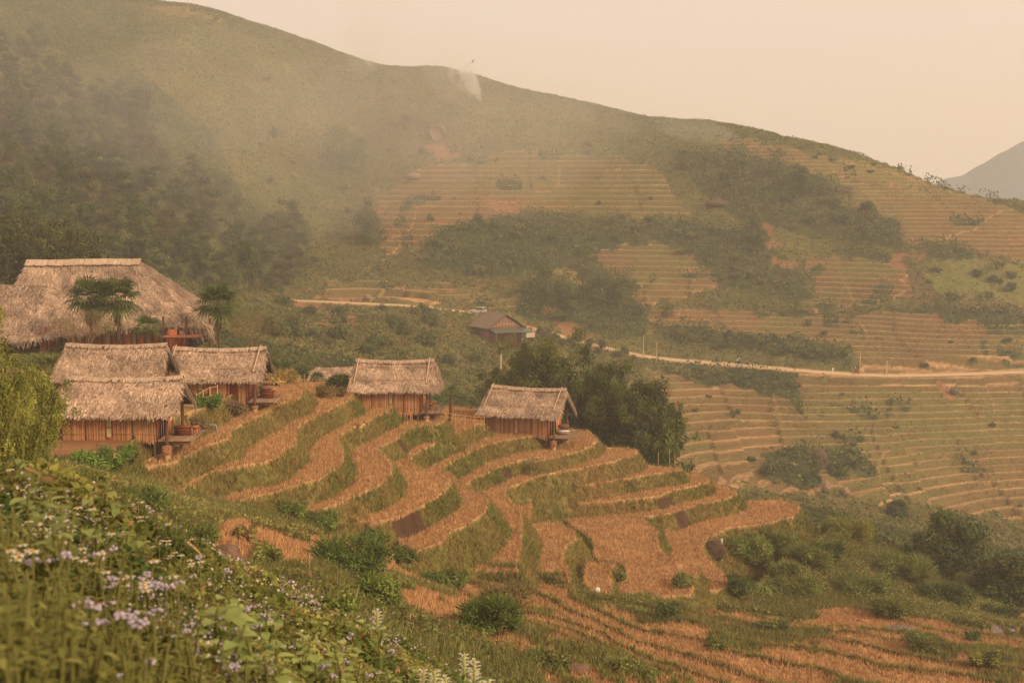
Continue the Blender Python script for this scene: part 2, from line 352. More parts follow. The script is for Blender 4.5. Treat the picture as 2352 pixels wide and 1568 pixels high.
# ---------- materials
def vmat(name, rough=.85, noise=None, amt=.35, bump=0, bscale=30, transl=0, spec=.2, tint=(1, 1, 1), stretch=(1, 1, 1), metal=0):
    m = bpy.data.materials.new(name); m.use_nodes = True; nt = m.node_tree; N = nt.nodes; L = nt.links
    bs = N['Principled BSDF']; bs.inputs['Roughness'].default_value = rough; bs.inputs['Specular IOR Level'].default_value = spec
    bs.inputs['Metallic'].default_value = metal
    at = N.new('ShaderNodeAttribute'); at.attribute_name = 'Col'
    col = at.outputs['Color']
    if noise:
        tc = N.new('ShaderNodeTexCoord'); mp = N.new('ShaderNodeMapping'); mp.inputs['Scale'].default_value = stretch
        L.new(tc.outputs['Object'], mp.inputs[0])
        nz = N.new('ShaderNodeTexNoise'); nz.inputs['Scale'].default_value = noise; nz.inputs['Detail'].default_value = 6; nz.inputs['Roughness'].default_value = .65
        L.new(mp.outputs[0], nz.inputs['Vector'])
        mr = N.new('ShaderNodeMapRange'); mr.inputs['From Min'].default_value = .3; mr.inputs['From Max'].default_value = .7
        mr.inputs['To Min'].default_value = 1-amt; mr.inputs['To Max'].default_value = 1+amt
        L.new(nz.outputs['Fac'], mr.inputs['Value'])
        mx = N.new('ShaderNodeVectorMath'); mx.operation = 'SCALE'; L.new(col, mx.inputs[0]); L.new(mr.outputs[0], mx.inputs['Scale']); col = mx.outputs[0]
        if bump:
            n2 = N.new('ShaderNodeTexNoise'); n2.inputs['Scale'].default_value = bscale; n2.inputs['Detail'].default_value = 4
            L.new(mp.outputs[0], n2.inputs['Vector'])
            bp = N.new('ShaderNodeBump'); bp.inputs['Strength'].default_value = bump; bp.inputs['Distance'].default_value = .1
            L.new(n2.outputs['Fac'], bp.inputs['Height']); L.new(bp.outputs[0], bs.inputs['Normal'])
    L.new(col, bs.inputs['Base Color'])
    if transl:
        tr = N.new('ShaderNodeBsdfTranslucent'); L.new(col, tr.inputs['Color'])
        ms = N.new('ShaderNodeMixShader'); ms.inputs[0].default_value = transl
        L.new(bs.outputs[0], ms.inputs[1]); L.new(tr.outputs[0], ms.inputs[2]); L.new(ms.outputs[0], N['Material Output'].inputs['Surface'])
    return m
M_GROUND = vmat('ground_soil', .95, 1.3, .30, .5, 6, spec=.05)
M_LEAF = vmat('foliage', .7, .25, .25, transl=.25, spec=.15)
M_STRAW = vmat('straw', .8, 3, .3, transl=.12, spec=.15)
M_THATCH = vmat('thatch', .9, 5, .3, spec=.05)
M_WOOD = vmat('timber', .8, 12, .35, .3, 40, stretch=(4, 4, .5))
M_BARK = vmat('bark', .9, 9, .3, .3, 30)
M_STONE = vmat('stone', .9, 2.2, .4, .6, 9)
M_PAINT = vmat('paint', .45, 3, .08, spec=.4)
M_CONC = vmat('concrete', .9, 5, .2, .3, 25)
M_ROAD = vmat('road_dust', .95, 1.5, .15, .2, 12, spec=.05)
M_DARK = vmat('dark_interior', .9)
M_CLOTH = vmat('cloth', .9, 20, .15)
M_GLASS = vmat('window_glass', .08, spec=.6)
M_METAL = vmat('metal', .5, 6, .2, metal=.4, spec=.5)
M_PETAL = vmat('petal', .7, transl=.4)

# ---------- ground sheet
qq, dd = np.meshgrid(Q, rows)
HH, CLS, LIP = terrain(qq, dd)
XX = qq*dd
U_, V_ = project(XX, dd, HH)
def Hf(x, y):
    x = np.asarray(x, float); y = np.asarray(y, float); q = x/y
    a = np.clip((q-Q[0])/(Q[1]-Q[0]), 0, NQ-1.001); i = a.astype(int); fa = a-i
    j = np.clip(np.searchsorted(rows, y)-1, 0, ND-2); fb = np.clip((y-rows[j])/(rows[j+1]-rows[j]), 0, 1)
    return (HH[j, i]*(1-fa)+HH[j, i+1]*fa)*(1-fb)+(HH[j+1, i]*(1-fa)+HH[j+1, i+1]*fa)*fb
def clsf(x, y):
    q = x/y; i = np.clip(np.round((q-Q[0])/(Q[1]-Q[0])).astype(int), 0, NQ-1); j = np.clip(np.searchsorted(rows, y), 0, ND-1)
    return CLS[j, i]
VR = (V_)  # picture row of each ground vertex
def hit(u, v, dmin=2.5):
    """first ground point seen along each picture ray (x,y,z); nan where the ray meets none"""
    u = np.atleast_1d(np.asarray(u, float)); v = np.atleast_1d(np.asarray(v, float)); d = raydir(u, v)
    t0 = rows[rows > dmin]; q = d[:, 0]/d[:, 1]; sl = d[:, 2]/d[:, 1]
    out = np.full((len(u), 3), np.nan)
    for k in range(len(u)):
        i = int(np.clip(round((q[k]-Q[0])/(Q[1]-Q[0])), 0, NQ-1))
        g = HH[len(rows)-len(t0):, i]; b = np.nonzero(g >= sl[k]*t0)[0]
        if len(b): D = t0[b[0]]; out[k] = (q[k]*D, D, g[b[0]])
    return out
C_STRAW = np.array(lin(194,152,106)); C_STRAW2 = np.array(lin(164,124,84)); C_GR = np.array(lin(114,108,58)); C_GR2 = np.array(lin(98,90,48))
C_SCR = np.array(lin(104,98,56)); C_DK = np.array(lin(66,74,40)); C_RED = np.array(lin(146,104,72)); C_BR = np.array(lin(136,100,66))
n1 = fbm(XX, dd, 9, 4, 101)+.5; n2 = fbm(XX, dd, 2.2, 3, 102)+.5; n3 = fbm(XX, dd, 40, 3, 103)+.5
mixc = lambda a, b, t: a*(1-t[..., None])+b*t[..., None]
t2 = smooth(.35, .65, n2); t1 = smooth(.35, .65, n1); t3 = smooth(.35, .65, n3)
colr = mixc(mixc(C_SCR, C_GR, t1), C_BR, .45*t2*t3)
near = dd < 160
tread = mixc(C_STRAW, C_STRAW2, t2*.8)
c_t = np.where((dd > 232)[..., None], mixc(tread, C_GR, smooth(.55, .8, n1)*.35), tread*.95)
c_b = mixc(mixc(C_GR, C_GR2, t2), C_BR, .55*smooth(.45, .8, 1-n1)+.25*t3)
for k_, c_ in ((1, c_t), (2, c_b)): m = CLS == k_; colr[m] = c_[m]
# straw hanging over the rims of the far terraces
m = (CLS == 2) & (dd > 232); f_ = smooth(.84, .97, LIP)*(.3+.6*t2); colr[m] = mixc(c_b, C_STRAW, f_)[m]
m = (CLS == 1) & (dd > 232) & (LIP < .1); colr[m] = mixc(c_b, tread, np.full(t2.shape, .6))[m]
pl = (.68+.40*vnoise(XX/13, HH*2.9, 3))[..., None]; m = (dd > 232) & ((CLS == 1) | (CLS == 2)); colr[m] = (colr*pl)[m]; gm = smooth(.42, .62, fbm(XX, dd, 26, 3, 133)+.5)*.55; m = (dd > 232) & (CLS == 2); colr[m] = mixc(mixc(colr, C_BR*.9, .4*(1-gm)), C_GR*.9, gm)[m]
m = CLS == 3; colr[m] = mixc(C_DK, C_SCR, t2*.5)[m]
m = CLS == 4; colr[m] = mixc(C_RED, C_BR, t2*.6)[m]
m = CLS == 5; colr[m] = mixc(np.array(lin(112,110,58)), C_GR, t1)[m]
m = CLS == 7; colr[m] = mixc(C_DK, C_SCR, t1*.6)[m]
m = CLS == 9; colr[m] = mixc(mixc(C_GR, C_BR, t2*.8), C_STRAW, .4*(1-t1))[m]
m = CLS == 8; colr[m] = mixc(C_BR, C_STRAW, t2*.6)[m]
for P, lv in BURNT:
    m = (CLS == 2) & (dd < 160) & inpoly(U_+8*(n2-.5), V_, P); colr[m] = np.array(lin(82,60,44)); CLS[m] = 6
# bare red-brown garden soil beside the nearest hut, painted riser shade and camera-side bare earth
m = (dd > 60) & (dd < 110) & inpoly(U_, V_, [(60,1000),(150,1005),(300,1005),(300,1045),(120,1048),(60,1040)]); colr[m] = C_RED
m = (dd < 92) & (dd > 40) & (CLS == 1) & (V_ > 1290); wd = smooth(.5, .68, fbm(XX, dd, 5, 3, 140)+.5)*.75; colr[m] = mixc(colr, C_GR2, wd)[m]
m = (dd < 92) & (dd > 40) & (V_ > 1290) & ((LIP > .88) | ((LIP < .06) & (LIP > 0))) & ((CLS == 1) | (CLS == 2)); colr[m] = colr[m]*.35+np.array(lin(70,52,36))*.5  # dark lines along the low-field lips: riser shadow painted into the ground colour
m = (dd < 60) & (CLS == 0); colr[m] = mixc(C_BR, C_GR2, t2)[m]
idx = np.arange(ND*NQ).reshape(ND, NQ)
Fg = np.stack([idx[:-1, :-1], idx[:-1, 1:], idx[1:, 1:], idx[1:, :-1]], -1).reshape(-1, 4)
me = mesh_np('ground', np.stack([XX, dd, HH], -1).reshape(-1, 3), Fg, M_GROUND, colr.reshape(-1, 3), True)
tag(link('ground', me), kind='structure')
# road ribbon
T = np.gradient(ROAD[:, :2], axis=0); T /= np.linalg.norm(T, axis=1)[:, None]; Nn = np.stack([-T[:, 1], T[:, 0]], 1)
Lr = []
for k, o in enumerate((-2.1, -1.85, 0, 1.85, 2.1)):
    P = ROAD.copy(); w = .18*(fbm(np.arange(len(P)), np.full(len(P), k*9.), 5, 2, 4)); P[:, :2] += Nn*(o+w[:, None]); P[:, 2] += (-.10, .02, .06, .02, -.10)[k]; Lr.append(P)
Lr = np.array(Lr); ii = np.arange(5*len(ROAD)).reshape(5, -1)
Fr = np.stack([ii[:-1, :-1], ii[:-1, 1:], ii[1:, 1:], ii[1:, :-1]], -1).reshape(-1, 4)
cr = np.broadcast_to(np.array(lin(200,172,132)), (5*len(ROAD), 3))
tag(link('road', mesh_np('road', Lr.reshape(-1, 3), Fr[:, ::-1], M_ROAD, cr, True)), kind='structure')
# far mountain across the valley, seen at the right edge
gx = np.linspace(260, 1500, 150); gy = np.linspace(1150, 1900, 60); GX, GY = np.meshgrid(gx, gy)
u0 = 1176+F_*GX/GY
rowt = np.interp(u0, [2050,2130,2200,2260,2330,2352,2500,2900], [475,420,392,362,322,312,235,120])
crest = (450-rowt)/F_*1450*1.0
k_ = 1-np.abs(GY-1450)/330
GZ = -120+(crest+120)*np.clip(k_, 0, 1)**.8+12*fbm(GX, GY, 90, 4, 7)+9*fbm(GX, GY, 22, 3, 8)
ii = np.arange(GX.size).reshape(GX.shape); Fm = np.stack([ii[:-1, :-1], ii[:-1, 1:], ii[1:, 1:], ii[1:, :-1]], -1).reshape(-1, 4)
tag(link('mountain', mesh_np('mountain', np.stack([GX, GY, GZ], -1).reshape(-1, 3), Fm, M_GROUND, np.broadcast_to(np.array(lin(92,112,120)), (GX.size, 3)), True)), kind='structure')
# the land between the hill and that mountain
me = mesh_np('valley_floor', [(-2500,560,-125),(2500,560,-125),(2500,2300,-125),(-2500,2300,-125)], [(0,1,2,3)], M_GROUND, [C_GR]*4)
tag(link('valley_floor', me), kind='structure')
# ---------- vegetation
def rquads(P, size, n_up=.3, aspect=.55, seed_dirs=None, jitter=.4):
    """leaf-sized quads at points P (n,3)"""
    n = len(P); size = np.broadcast_to(size, (n,))*(1-jitter/2+jitter*rng.random(n))
    nr = rng.normal(size=(n, 3)); nr[:, 2] += n_up*2
    if seed_dirs is not None: nr = nr*.6+seed_dirs*1.1
    nr /= np.linalg.norm(nr, axis=1)[:, None]+1e-9
    a = np.cross(nr, rng.normal(size=(n, 3))); a /= np.linalg.norm(a, axis=1)[:, None]+1e-9; b = np.cross(nr, a)
    A = a*size[:, None]*.5; B = b*size[:, None]*.5*aspect
    return np.stack([P-A, P-B+A*.1, P+A, P+B+A*.1], 1)
def jcol(c, n, amt=.3, c2=None):
    c = np.broadcast_to(np.asarray(c, float), (n, 3)).copy()
    if c2 is not None: t = rng.random(n)[:, None]; c = c*(1-t)+np.asarray(c2)*t
    return c*(1+amt*(rng.random(n)[:, None]*2-1))
def puffs(centers, radii, n, size, col, col2, aspect=.55, flat=.8, up=.35, shell=.55):
    """leaves gathered in clumps; each clump has its own tone"""
    k = len(centers); w = radii**2; w = w/w.sum(); id_ = rng.choice(k, n, p=w)
    d = rng.normal(size=(n, 3)); d /= np.linalg.norm(d, axis=1)[:, None]
    r = (shell+(1-shell)*rng.random(n)**.5)[:, None]*radii[id_][:, None]*(1+.25*rng.normal(size=n))[:, None]
    P = centers[id_]+d*r*[1, 1, flat]
    q = rquads(P, size, up, aspect, d)
    tone = .62+.76*rng.random(k); mixk = rng.random(k)
    C = (np.asarray(col)[None]*(1-mixk[id_][:, None])+np.asarray(col2)[None]*mixk[id_][:, None])*tone[id_][:, None]*(.8+.4*rng.random(n))[:, None]
    return q, C
G1 = np.array(lin(98,104,52)); G2 = np.array(lin(124,122,66)); GD = np.array(lin(70,84,44)); GY = np.array(lin(150,146,62)); GB = np.array(lin(120,138,66)); BRN = np.array(lin(124,92,62))

def blades(x, y, h, w, col, col2, lean=.35, nper=3):
    n = len(x); x = np.repeat(x, nper)+rng.normal(size=n*nper)*.05; y = np.repeat(y, nper)+rng.normal(size=n*nper)*.05
    h = np.repeat(h, nper)*(.6+.7*rng.random(n*nper)); z = Hf(x, y)-.04
    a = rng.random(n*nper)*6.283; dx = np.cos(a)*w/2; dy = np.sin(a)*w/2; lx = rng.normal(size=n*nper)*lean*h; ly = rng.normal(size=n*nper)*lean*h
    V = np.stack([np.stack([x-dx, y-dy, z], 1), np.stack([x+dx, y+dy, z], 1), np.stack([x+lx, y+ly, z+h], 1)], 1)
    t = np.repeat(rng.random(n)[:, None], nper, 0); C = (np.asarray(col)*(1-t)+np.asarray(col2)*t)*(.75+.5*rng.random(n*nper))[:, None]
    return V, C
def tri_obj(name, parts, mat, kind='stuff'):
    V = np.concatenate([p[0] for p in parts]); C = np.concatenate([p[1] for p in parts]); n = len(V)
    me = mesh_np(name, V.reshape(-1, 3), np.arange(3*n).reshape(n, 3), mat, np.repeat(C, 3, 0))
    return tag(link(name, me), kind=kind)
def vis(x, y, z, mu=60, mv=40):
    u, v = project(x, y, z); return (u > -mu-120) & (u < 2352+mu+120) & (v < 1568+mv+60) & (v > -60)
# stubble on the cut rice fields and grass on their banks
def field_pts(n, D0, D1, cl, q0=-.44, q1=.44):
    D = np.sqrt(rng.random(n)*(D1**2-D0**2)+D0**2); q = q0+(q1-q0)*rng.random(n); x = q*D; c = clsf(x, D)
    m = np.isin(c, cl); x, D = x[m], D[m]; m = vis(x, D, Hf(x, D)); return x[m], D[m]
def near_ok(x, y):   # keep stubble out of the house yard
    u, v = project(x, y, Hf(x, y)); return ~((u < 640) & (v < 900))
x, y = field_pts(460000, 45, 150, [1]); k = near_ok(x, y); x, y = x[k], y[k]
pt = fbm(x, y, 3, 3, 201)+.5; keep = rng.random(len(x)) < .55+.6*pt; x, y = x[keep], y[keep]
st_p = blades(x, y, np.full(len(x), .30), .055, np.array(lin(216,172,120)), np.array(lin(158,118,80)), .22, 3)
o = tri_obj('rice_stubble', [st_p], M_STRAW)
x, y = field_pts(420000, 45, 160, [2]); u_, v_ = project(x, y, Hf(x, y))
g1 = blades(x, y, .22+.2*rng.random(len(x)), .09, np.array(lin(156,144,80)), np.array(lin(126,116,64)), .4, 3)
k = rng.random(len(x)) < .38; g2 = blades(x[k], y[k], np.full(k.sum(), .34), .06, np.array(lin(204,158,104)), np.array(lin(160,122,78)), .5, 2)
k2 = fbm(x, y, 6, 3, 303) > .08; g3 = blades(x[k2], y[k2], np.full(k2.sum(), .4), .12, np.array(lin(128,136,68)), np.array(lin(104,114,56)), .4, 2)
tri_obj('bank_grass', [g1, g2, g3], M_LEAF)
x, y = field_pts(60000, 60, 110, [9]); k = fbm(x, y, 5, 3, 31) > -.1; x, y = x[k], y[k]
u_, v_ = project(x, y, Hf(x, y)); k = ~inpoly(u_, v_, [(40,1000),(310,1000),(310,1048),(60,1050)]); x, y = x[k], y[k]
g4 = blades(x, y, np.full(len(x), .35), .1, np.array(lin(120,116,62)), np.array(lin(86,92,48)), .4, 3)
tri_obj('garden_grass', [g4], M_LEAF)

# scrub of the hillsides
def scrub(name, n, D0, D1, cl, size, h, cols, seed, thr=-1, q0=-.46, q1=.46, lim=None, sc_=7):
    D = np.sqrt(rng.random(n)*(D1**2-D0**2)+D0**2); q = q0+(q1-q0)*rng.random(n); x = q*D
    m = np.isin(clsf(x, D), cl); x, D = x[m], D[m]
    f = fbm(x, D, sc_, 3, seed); m = f > thr; x, D, f = x[m], D[m], f[m]
    z = Hf(x, D); m = vis(x, D, z)
    if lim is not None: u, v = project(x, D, z); m &= lim(u, v)
    x, D, z, f = x[m], D[m], z[m], f[m]
    n = len(x); P = np.stack([x, D, z+h*rng.random(n)*(.3+1.4*np.clip(f-thr if thr > -.9 else f+.4, 0, 1))], 1)
    q_ = rquads(P, size*(.6+.8*rng.random(n)), .3, .6)
    t = smooth(.3, .7, fbm(x, D, sc_*2.5, 3, seed+3)+.5)[:, None]; C = (cols[0]*(1-t)+cols[1]*t)*(.78+.44*rng.random(n))[:, None]
    k = rng.random(n) < .12; C[k] = cols[2]*(.8+.4*rng.random(k.sum()))[:, None]
    me = mesh_np(name, q_.reshape(-1, 3), np.arange(4*n).reshape(n, 4), M_LEAF, np.repeat(C, 4, 0))
    return tag(link(name, me), kind='stuff')
scrub('hillside_scrub', 620000, 205, 640, [0, 7], .7, 1.0, (G1, G2*.95, BRN*1.15), 401, -.30)
scrub('thicket', 520000, 232, 600, [3], .75, 2.6, (GD, G1, G2), 402, -.5)
scrub('terrace_weeds', 200000, 232, 460, [2], .42, .3, (G1, G2, BRN), 403, -.02)
scrub('meadow_grass', 60000, 240, 480, [5], .7, .5, (G2*.95, G2*1.1, G1), 404)
scrub('earth_scree', 14000, 240, 500, [4], .6, .5, (np.array(lin(156,108,76)), np.array(lin(176,128,90)), G1), 405)
scrub('valley_scrub', 330000, 125, 215, [0], .5, 1.2, (GD*1.15, G1, BRN), 406, -.3)
x, y = field_pts(200000, 40, 92, [1]); u_, v_ = project(x, y, Hf(x, y)); k = (v_ > 1300) & (fbm(x, y, 5, 3, 140) > .13); x, y = x[k], y[k]
tri_obj('field_weeds', [blades(x, y, .25+.3*rng.random(len(x)), .1, np.array(lin(138,138,74)), np.array(lin(112,108,58)), .4, 3)], M_LEAF)
scrub('slope_scrub', 620000, 38, 125, [0], .19, .7, (np.array(lin(122,126,62)), np.array(lin(156,150,82)), BRN*1.2), 407, -.3, sc_=5)
x, y = field_pts(300000, 40, 130, [0]); 
g5 = blades(x, y, .3+.5*rng.random(len(x)), .1, np.array(lin(140,136,76)), np.array(lin(112,106,62)), .35, 2)
tri_obj('wild_grass', [g5], M_LEAF)

# ---------- trees
def tube_limbs(mb, base, top, r0, nb, spread, col, zf=.45):
    mb.tube([base, (np.array(base)+top)/2+rng.normal(size=3)*.03*np.linalg.norm(np.array(top)-base), top], [r0, r0*.7, r0*.25], 7, col)
    for i in range(nb):
        t = zf+(1-zf)*rng.random(); p = np.array(base)*(1-t)+np.array(top)*t; a = rng.random()*6.283; L = spread*(1.15-t)*(.6+.6*rng.random())
        e = p+[math.cos(a)*L, math.sin(a)*L, L*(.35+.5*rng.random())]
        mb.tube([p, (p+e)/2+[0, 0, L*.08], e], [r0*.4*(1.1-t)+.02, r0*.25*(1.1-t)+.015, .012], 5, col, False)
def broad_tree_meshes(h, w, n, size, c1_, c2_, lobes=9, low=.25, kind='broad'):
    tr = MB(); tube_limbs(tr, (0, 0, -.4), (rng.normal()*.2, rng.normal()*.2, h*.85), h*.022+.03, 8, w*.5, np.array(lin(112,88,62)))
    cs = []; rs = []
    for i in range(lobes):
        t = rng.random(); a = rng.random()*6.283
        if kind == 'broad': z = h*(low+(1-low)*t*.88); rr = w*.5*(1-.75*abs(t-.35))*rng.random()**.5*.85; R = w*(.16+.10*rng.random())*(1.1-.4*t)
        elif kind == 'column': z = h*(low+(1-low)*t*.92); rr = w*.32*rng.random(); R = w*(.22+.12*rng.random())*(1.15-.6*t)
        else:  # layered, feathery
            z = h*(low+(1-low)*((i+.5)/lobes)); rr = w*.5*(1.05-.8*(i/lobes))*rng.random()**.6; R = w*(.13+.08*rng.random())
        cs.append((math.cos(a)*rr, math.sin(a)*rr, z)); rs.append(R)
    q, C = puffs(np.array(cs), np.array(rs), n, size, c1_, c2_, .5, .75 if kind != 'feather' else .4)
    return tr, q, C
def bamboo_meshes(h, w, nculm, n, size, c1_, c2_, droop=.35, fill=0):
    cu = MB(); cs = []; rs = []
    for i in range(nculm):
        a = rng.random()*6.283; r0 = w*.12*rng.random(); R = w*.5*rng.random()**.6; hh = h*(.55+.45*rng.random())*(1-.22*(R/(w*.5))**2)
        p0 = np.array([math.cos(a)*r0, math.sin(a)*r0, -.3]); t = np.linspace(0, 1, 7)[:, None]
        P = p0*(1-t)+np.array([math.cos(a)*R, math.sin(a)*R, hh])*t
        P[:, 2] = -.3+(hh+.3)*np.sin(t[:, 0]*1.75)/math.sin(1.75)*1.0
        P[:, 0] = p0[0]+(math.cos(a)*R)*t[:, 0]**1.7; P[:, 1] = p0[1]+(math.sin(a)*R)*t[:, 0]**1.7
        cu.tube(P, np.linspace(.05, .012, 7), 5, np.array(lin(132,128,70)), False)
        for tt in np.linspace(.3, 1, 7):
            c = np.array([np.interp(tt, t[:, 0], P[:, k]) for k in range(3)]); cs.append(c+rng.normal(size=3)*w*.035); rs.append(w*(.05+.05*rng.random())*(1.15-.35*tt))
    for i in range(fill): a = rng.random()*6.283; f_ = rng.random(); cs.append(np.array([math.cos(a)*w*.36*rng.random()**.5*(1.1-.5*f_), math.sin(a)*w*.36*rng.random()**.5*(1.1-.5*f_), h*(.12+.66*f_)])); rs.append(w*(.10+.06*rng.random()))
    cs = np.array(cs); rs = np.array(rs)
    q, C = puffs(cs, rs, n, size, c1_, c2_, .36, 1.15, .1, .35)
    q[:, :, 2] -= droop*size*rng.random((n, 1)); q[:, 2, 2] -= droop*size
    return cu, q, C
def plant_thing(name, label, cat, tr, q, C, loc, group=None, tn='trunk', cn='crown', rz=0, tmat=None, lmat=None):
    t = thing(name, label, cat, loc, rz, group)
    if tr is not None: tr.build(tn, tmat or M_BARK, t)
    b = MB(); b.quads(q, C); b.build(cn, lmat or M_LEAF, t); return t
def at_px(u, v, dmin=2.5):
    p = hit([u], [v], dmin)[0]; return p
def scatter_px(poly, n, dmin=200, mind=0):
    P = np.array(poly, float); lo, hi = P.min(0), P.max(0); r = []
    for _ in range(200):
        u = lo[0]+(hi[0]-lo[0])*rng.random(n*2); v = lo[1]+(hi[1]-lo[1])*rng.random(n*2); m = inpoly(u, v, P)
        for p in hit(u[m], v[m], dmin):
            if np.isnan(p[0]) or p[1] > 650: continue
            if mind and any((p[0]-a[0])**2+(p[1]-a[1])**2 < mind**2 for a in r): continue
            r.append(p)
            if len(r) >= n: return r
    return r
def colony(protos, pts_, group, label, smin=.7, smax=1.25):
    """protos: (thing) list; copies the thing and each part"""
    for i, p in enumerate(pts_):
        o = protos[i] if i < len(protos) else copy_tree(protos[i % len(protos)])
        o.location = (p[0], p[1], p[2]-.2); o.rotation_euler = (0, 0, rng.random()*6.28); k = smin+(smax-smin)*rng.random(); o.scale = (k, k, k*(.85+.3*rng.random()))
        o['group'] = group; o['label'] = label(i) if callable(label) else label
def mk(kind, *a, **k): return kind(*a, **k)
FCOL = [(GD*1.15, G2), (G1*.95, GD*1.2), (np.array(lin(86,86,52)), np.array(lin(112,100,62)))]
# forest of the left hillside
lab = 'dark leafy tree in the dense hazy wood on the left hillside'
pr = []
for i in range(6):
    kd = ['broad', 'feather', 'column', 'broad', 'feather', 'broad'][i]; c_a, c_b_ = FCOL[i % 3]
    tr, q, C = broad_tree_meshes(9, 7.5 if kd != 'column' else 4.5, 4200, .42, c_a, c_b_, 17, .12, kd)
    pr.append(plant_thing('forest_tree', lab, 'tree', tr, q, C, (0, 0, 0)))
fp = scatter_px([(-150,140),(120,110),(200,200),(300,230),(330,330),(440,400),(560,500),(690,560),(710,650),(640,700),(420,690),(100,700),(-150,700)], 175, 160, 4.6)
colony(pr, fp, 'trees of the left hillside wood', lab)
pr = []
for i in range(3):
    cu, q, C = bamboo_meshes(10, 9, 16, 3600, .7, GD*1.1, G1, .4); pr.append(plant_thing('bamboo_clump', 'x', 'bamboo', cu, q, C, (0, 0, 0), None, 'culms', 'foliage'))
lab = 'feathery bamboo clump rising among the trees of the left hillside'
colony(pr, scatter_px([(-100,200),(300,220),(500,520),(690,600),(600,690),(300,640),(-100,560)], 26, 160, 9), 'bamboo clumps on the left hillside', lab)
# darker clear trees on the left behind the great roof
for (u, v, h, w, lb) in [(20,610,17,15,'tall dark bamboo clump at the left edge above the great thatched roof'), (130,640,15,13,'arching dark bamboo clump directly behind the left end of the great roof ridge'),
                         (235,620,11,12,'low rounded bamboo clump behind the middle of the great roof ridge'), (-60,660,15,14,'bright bamboo clump cut by the left edge of the picture behind the roof')]:
    D = 168; p = at_d(np.array(float(u)), np.array(float(v)), D); z = float(Hf(p[0], D))
    cu, q, C = bamboo_meshes(h, w, 26, 9000, .6, np.array(lin(66,70,34)), np.array(lin(104,104,48)), .4)
    plant_thing('bamboo_clump', lb, 'bamboo', cu, q, C, (p[0], D, z), None, 'culms', 'foliage')
# single trees and bushes of the far side
singles = [(842,560,110,70,'column','tall slim dark tree standing alone above the road in the haze'), (665,545,95,80,'broad','dark bushy tree at the right tip of the left wood'),
           (790,400,120,110,'broad','hazy dark tree group halfway up the hill left of the pale cliff'),
           (1255,700,110,120,'broad','leftmost of the big dark trees above the far tin-roofed house'), (1345,712,140,120,'feather','tallest middle tree of the dark grove above the road'), (1425,722,120,110,'broad','rightmost tree of the dark grove above the road'), (1300,740,90,110,'feather','lower feathery tree in front of the dark grove above the road'),
           (1840,450,75,60,'column','dark upright tree on the upper right slope'), (1735,560,80,60,'column','dark upright tree in the thicket below the red scar'), (1900,445,60,70,'broad','rounded tree beside the dark upright one on the upper right slope'),
           (1102,178+24,22,26,'broad','tiny tree silhouetted on the skyline above the white smoke'), (1455,262,16,16,'broad','small tree silhouetted on the ridge left of centre right'),(1443,258,12,12,'broad','smaller tree next to the lone ridge tree'), (1424,254,10,10,'column','tiny upright tree furthest left on the middle ridge'),
           (1530,730,55,40,'broad','young pale tree by the road bank with a thin trunk')]
for (u, v, hp, wp, kd, lb) in singles:
    p = at_px(u, v, 200)
    if np.isnan(p[0]): p = at_px(u, v+14, 200)
    if np.isnan(p[0]): continue
    k = p[1]/F_; tr, q, C = broad_tree_meshes(hp*k, wp*k, 3200 if hp > 60 else 700, .6 if hp > 60 else .4, GD*1.1, G1, 16, .12, kd)
    plant_thing('tree', lb, 'tree', tr, q, C, (p[0], p[1], p[2]-.2))
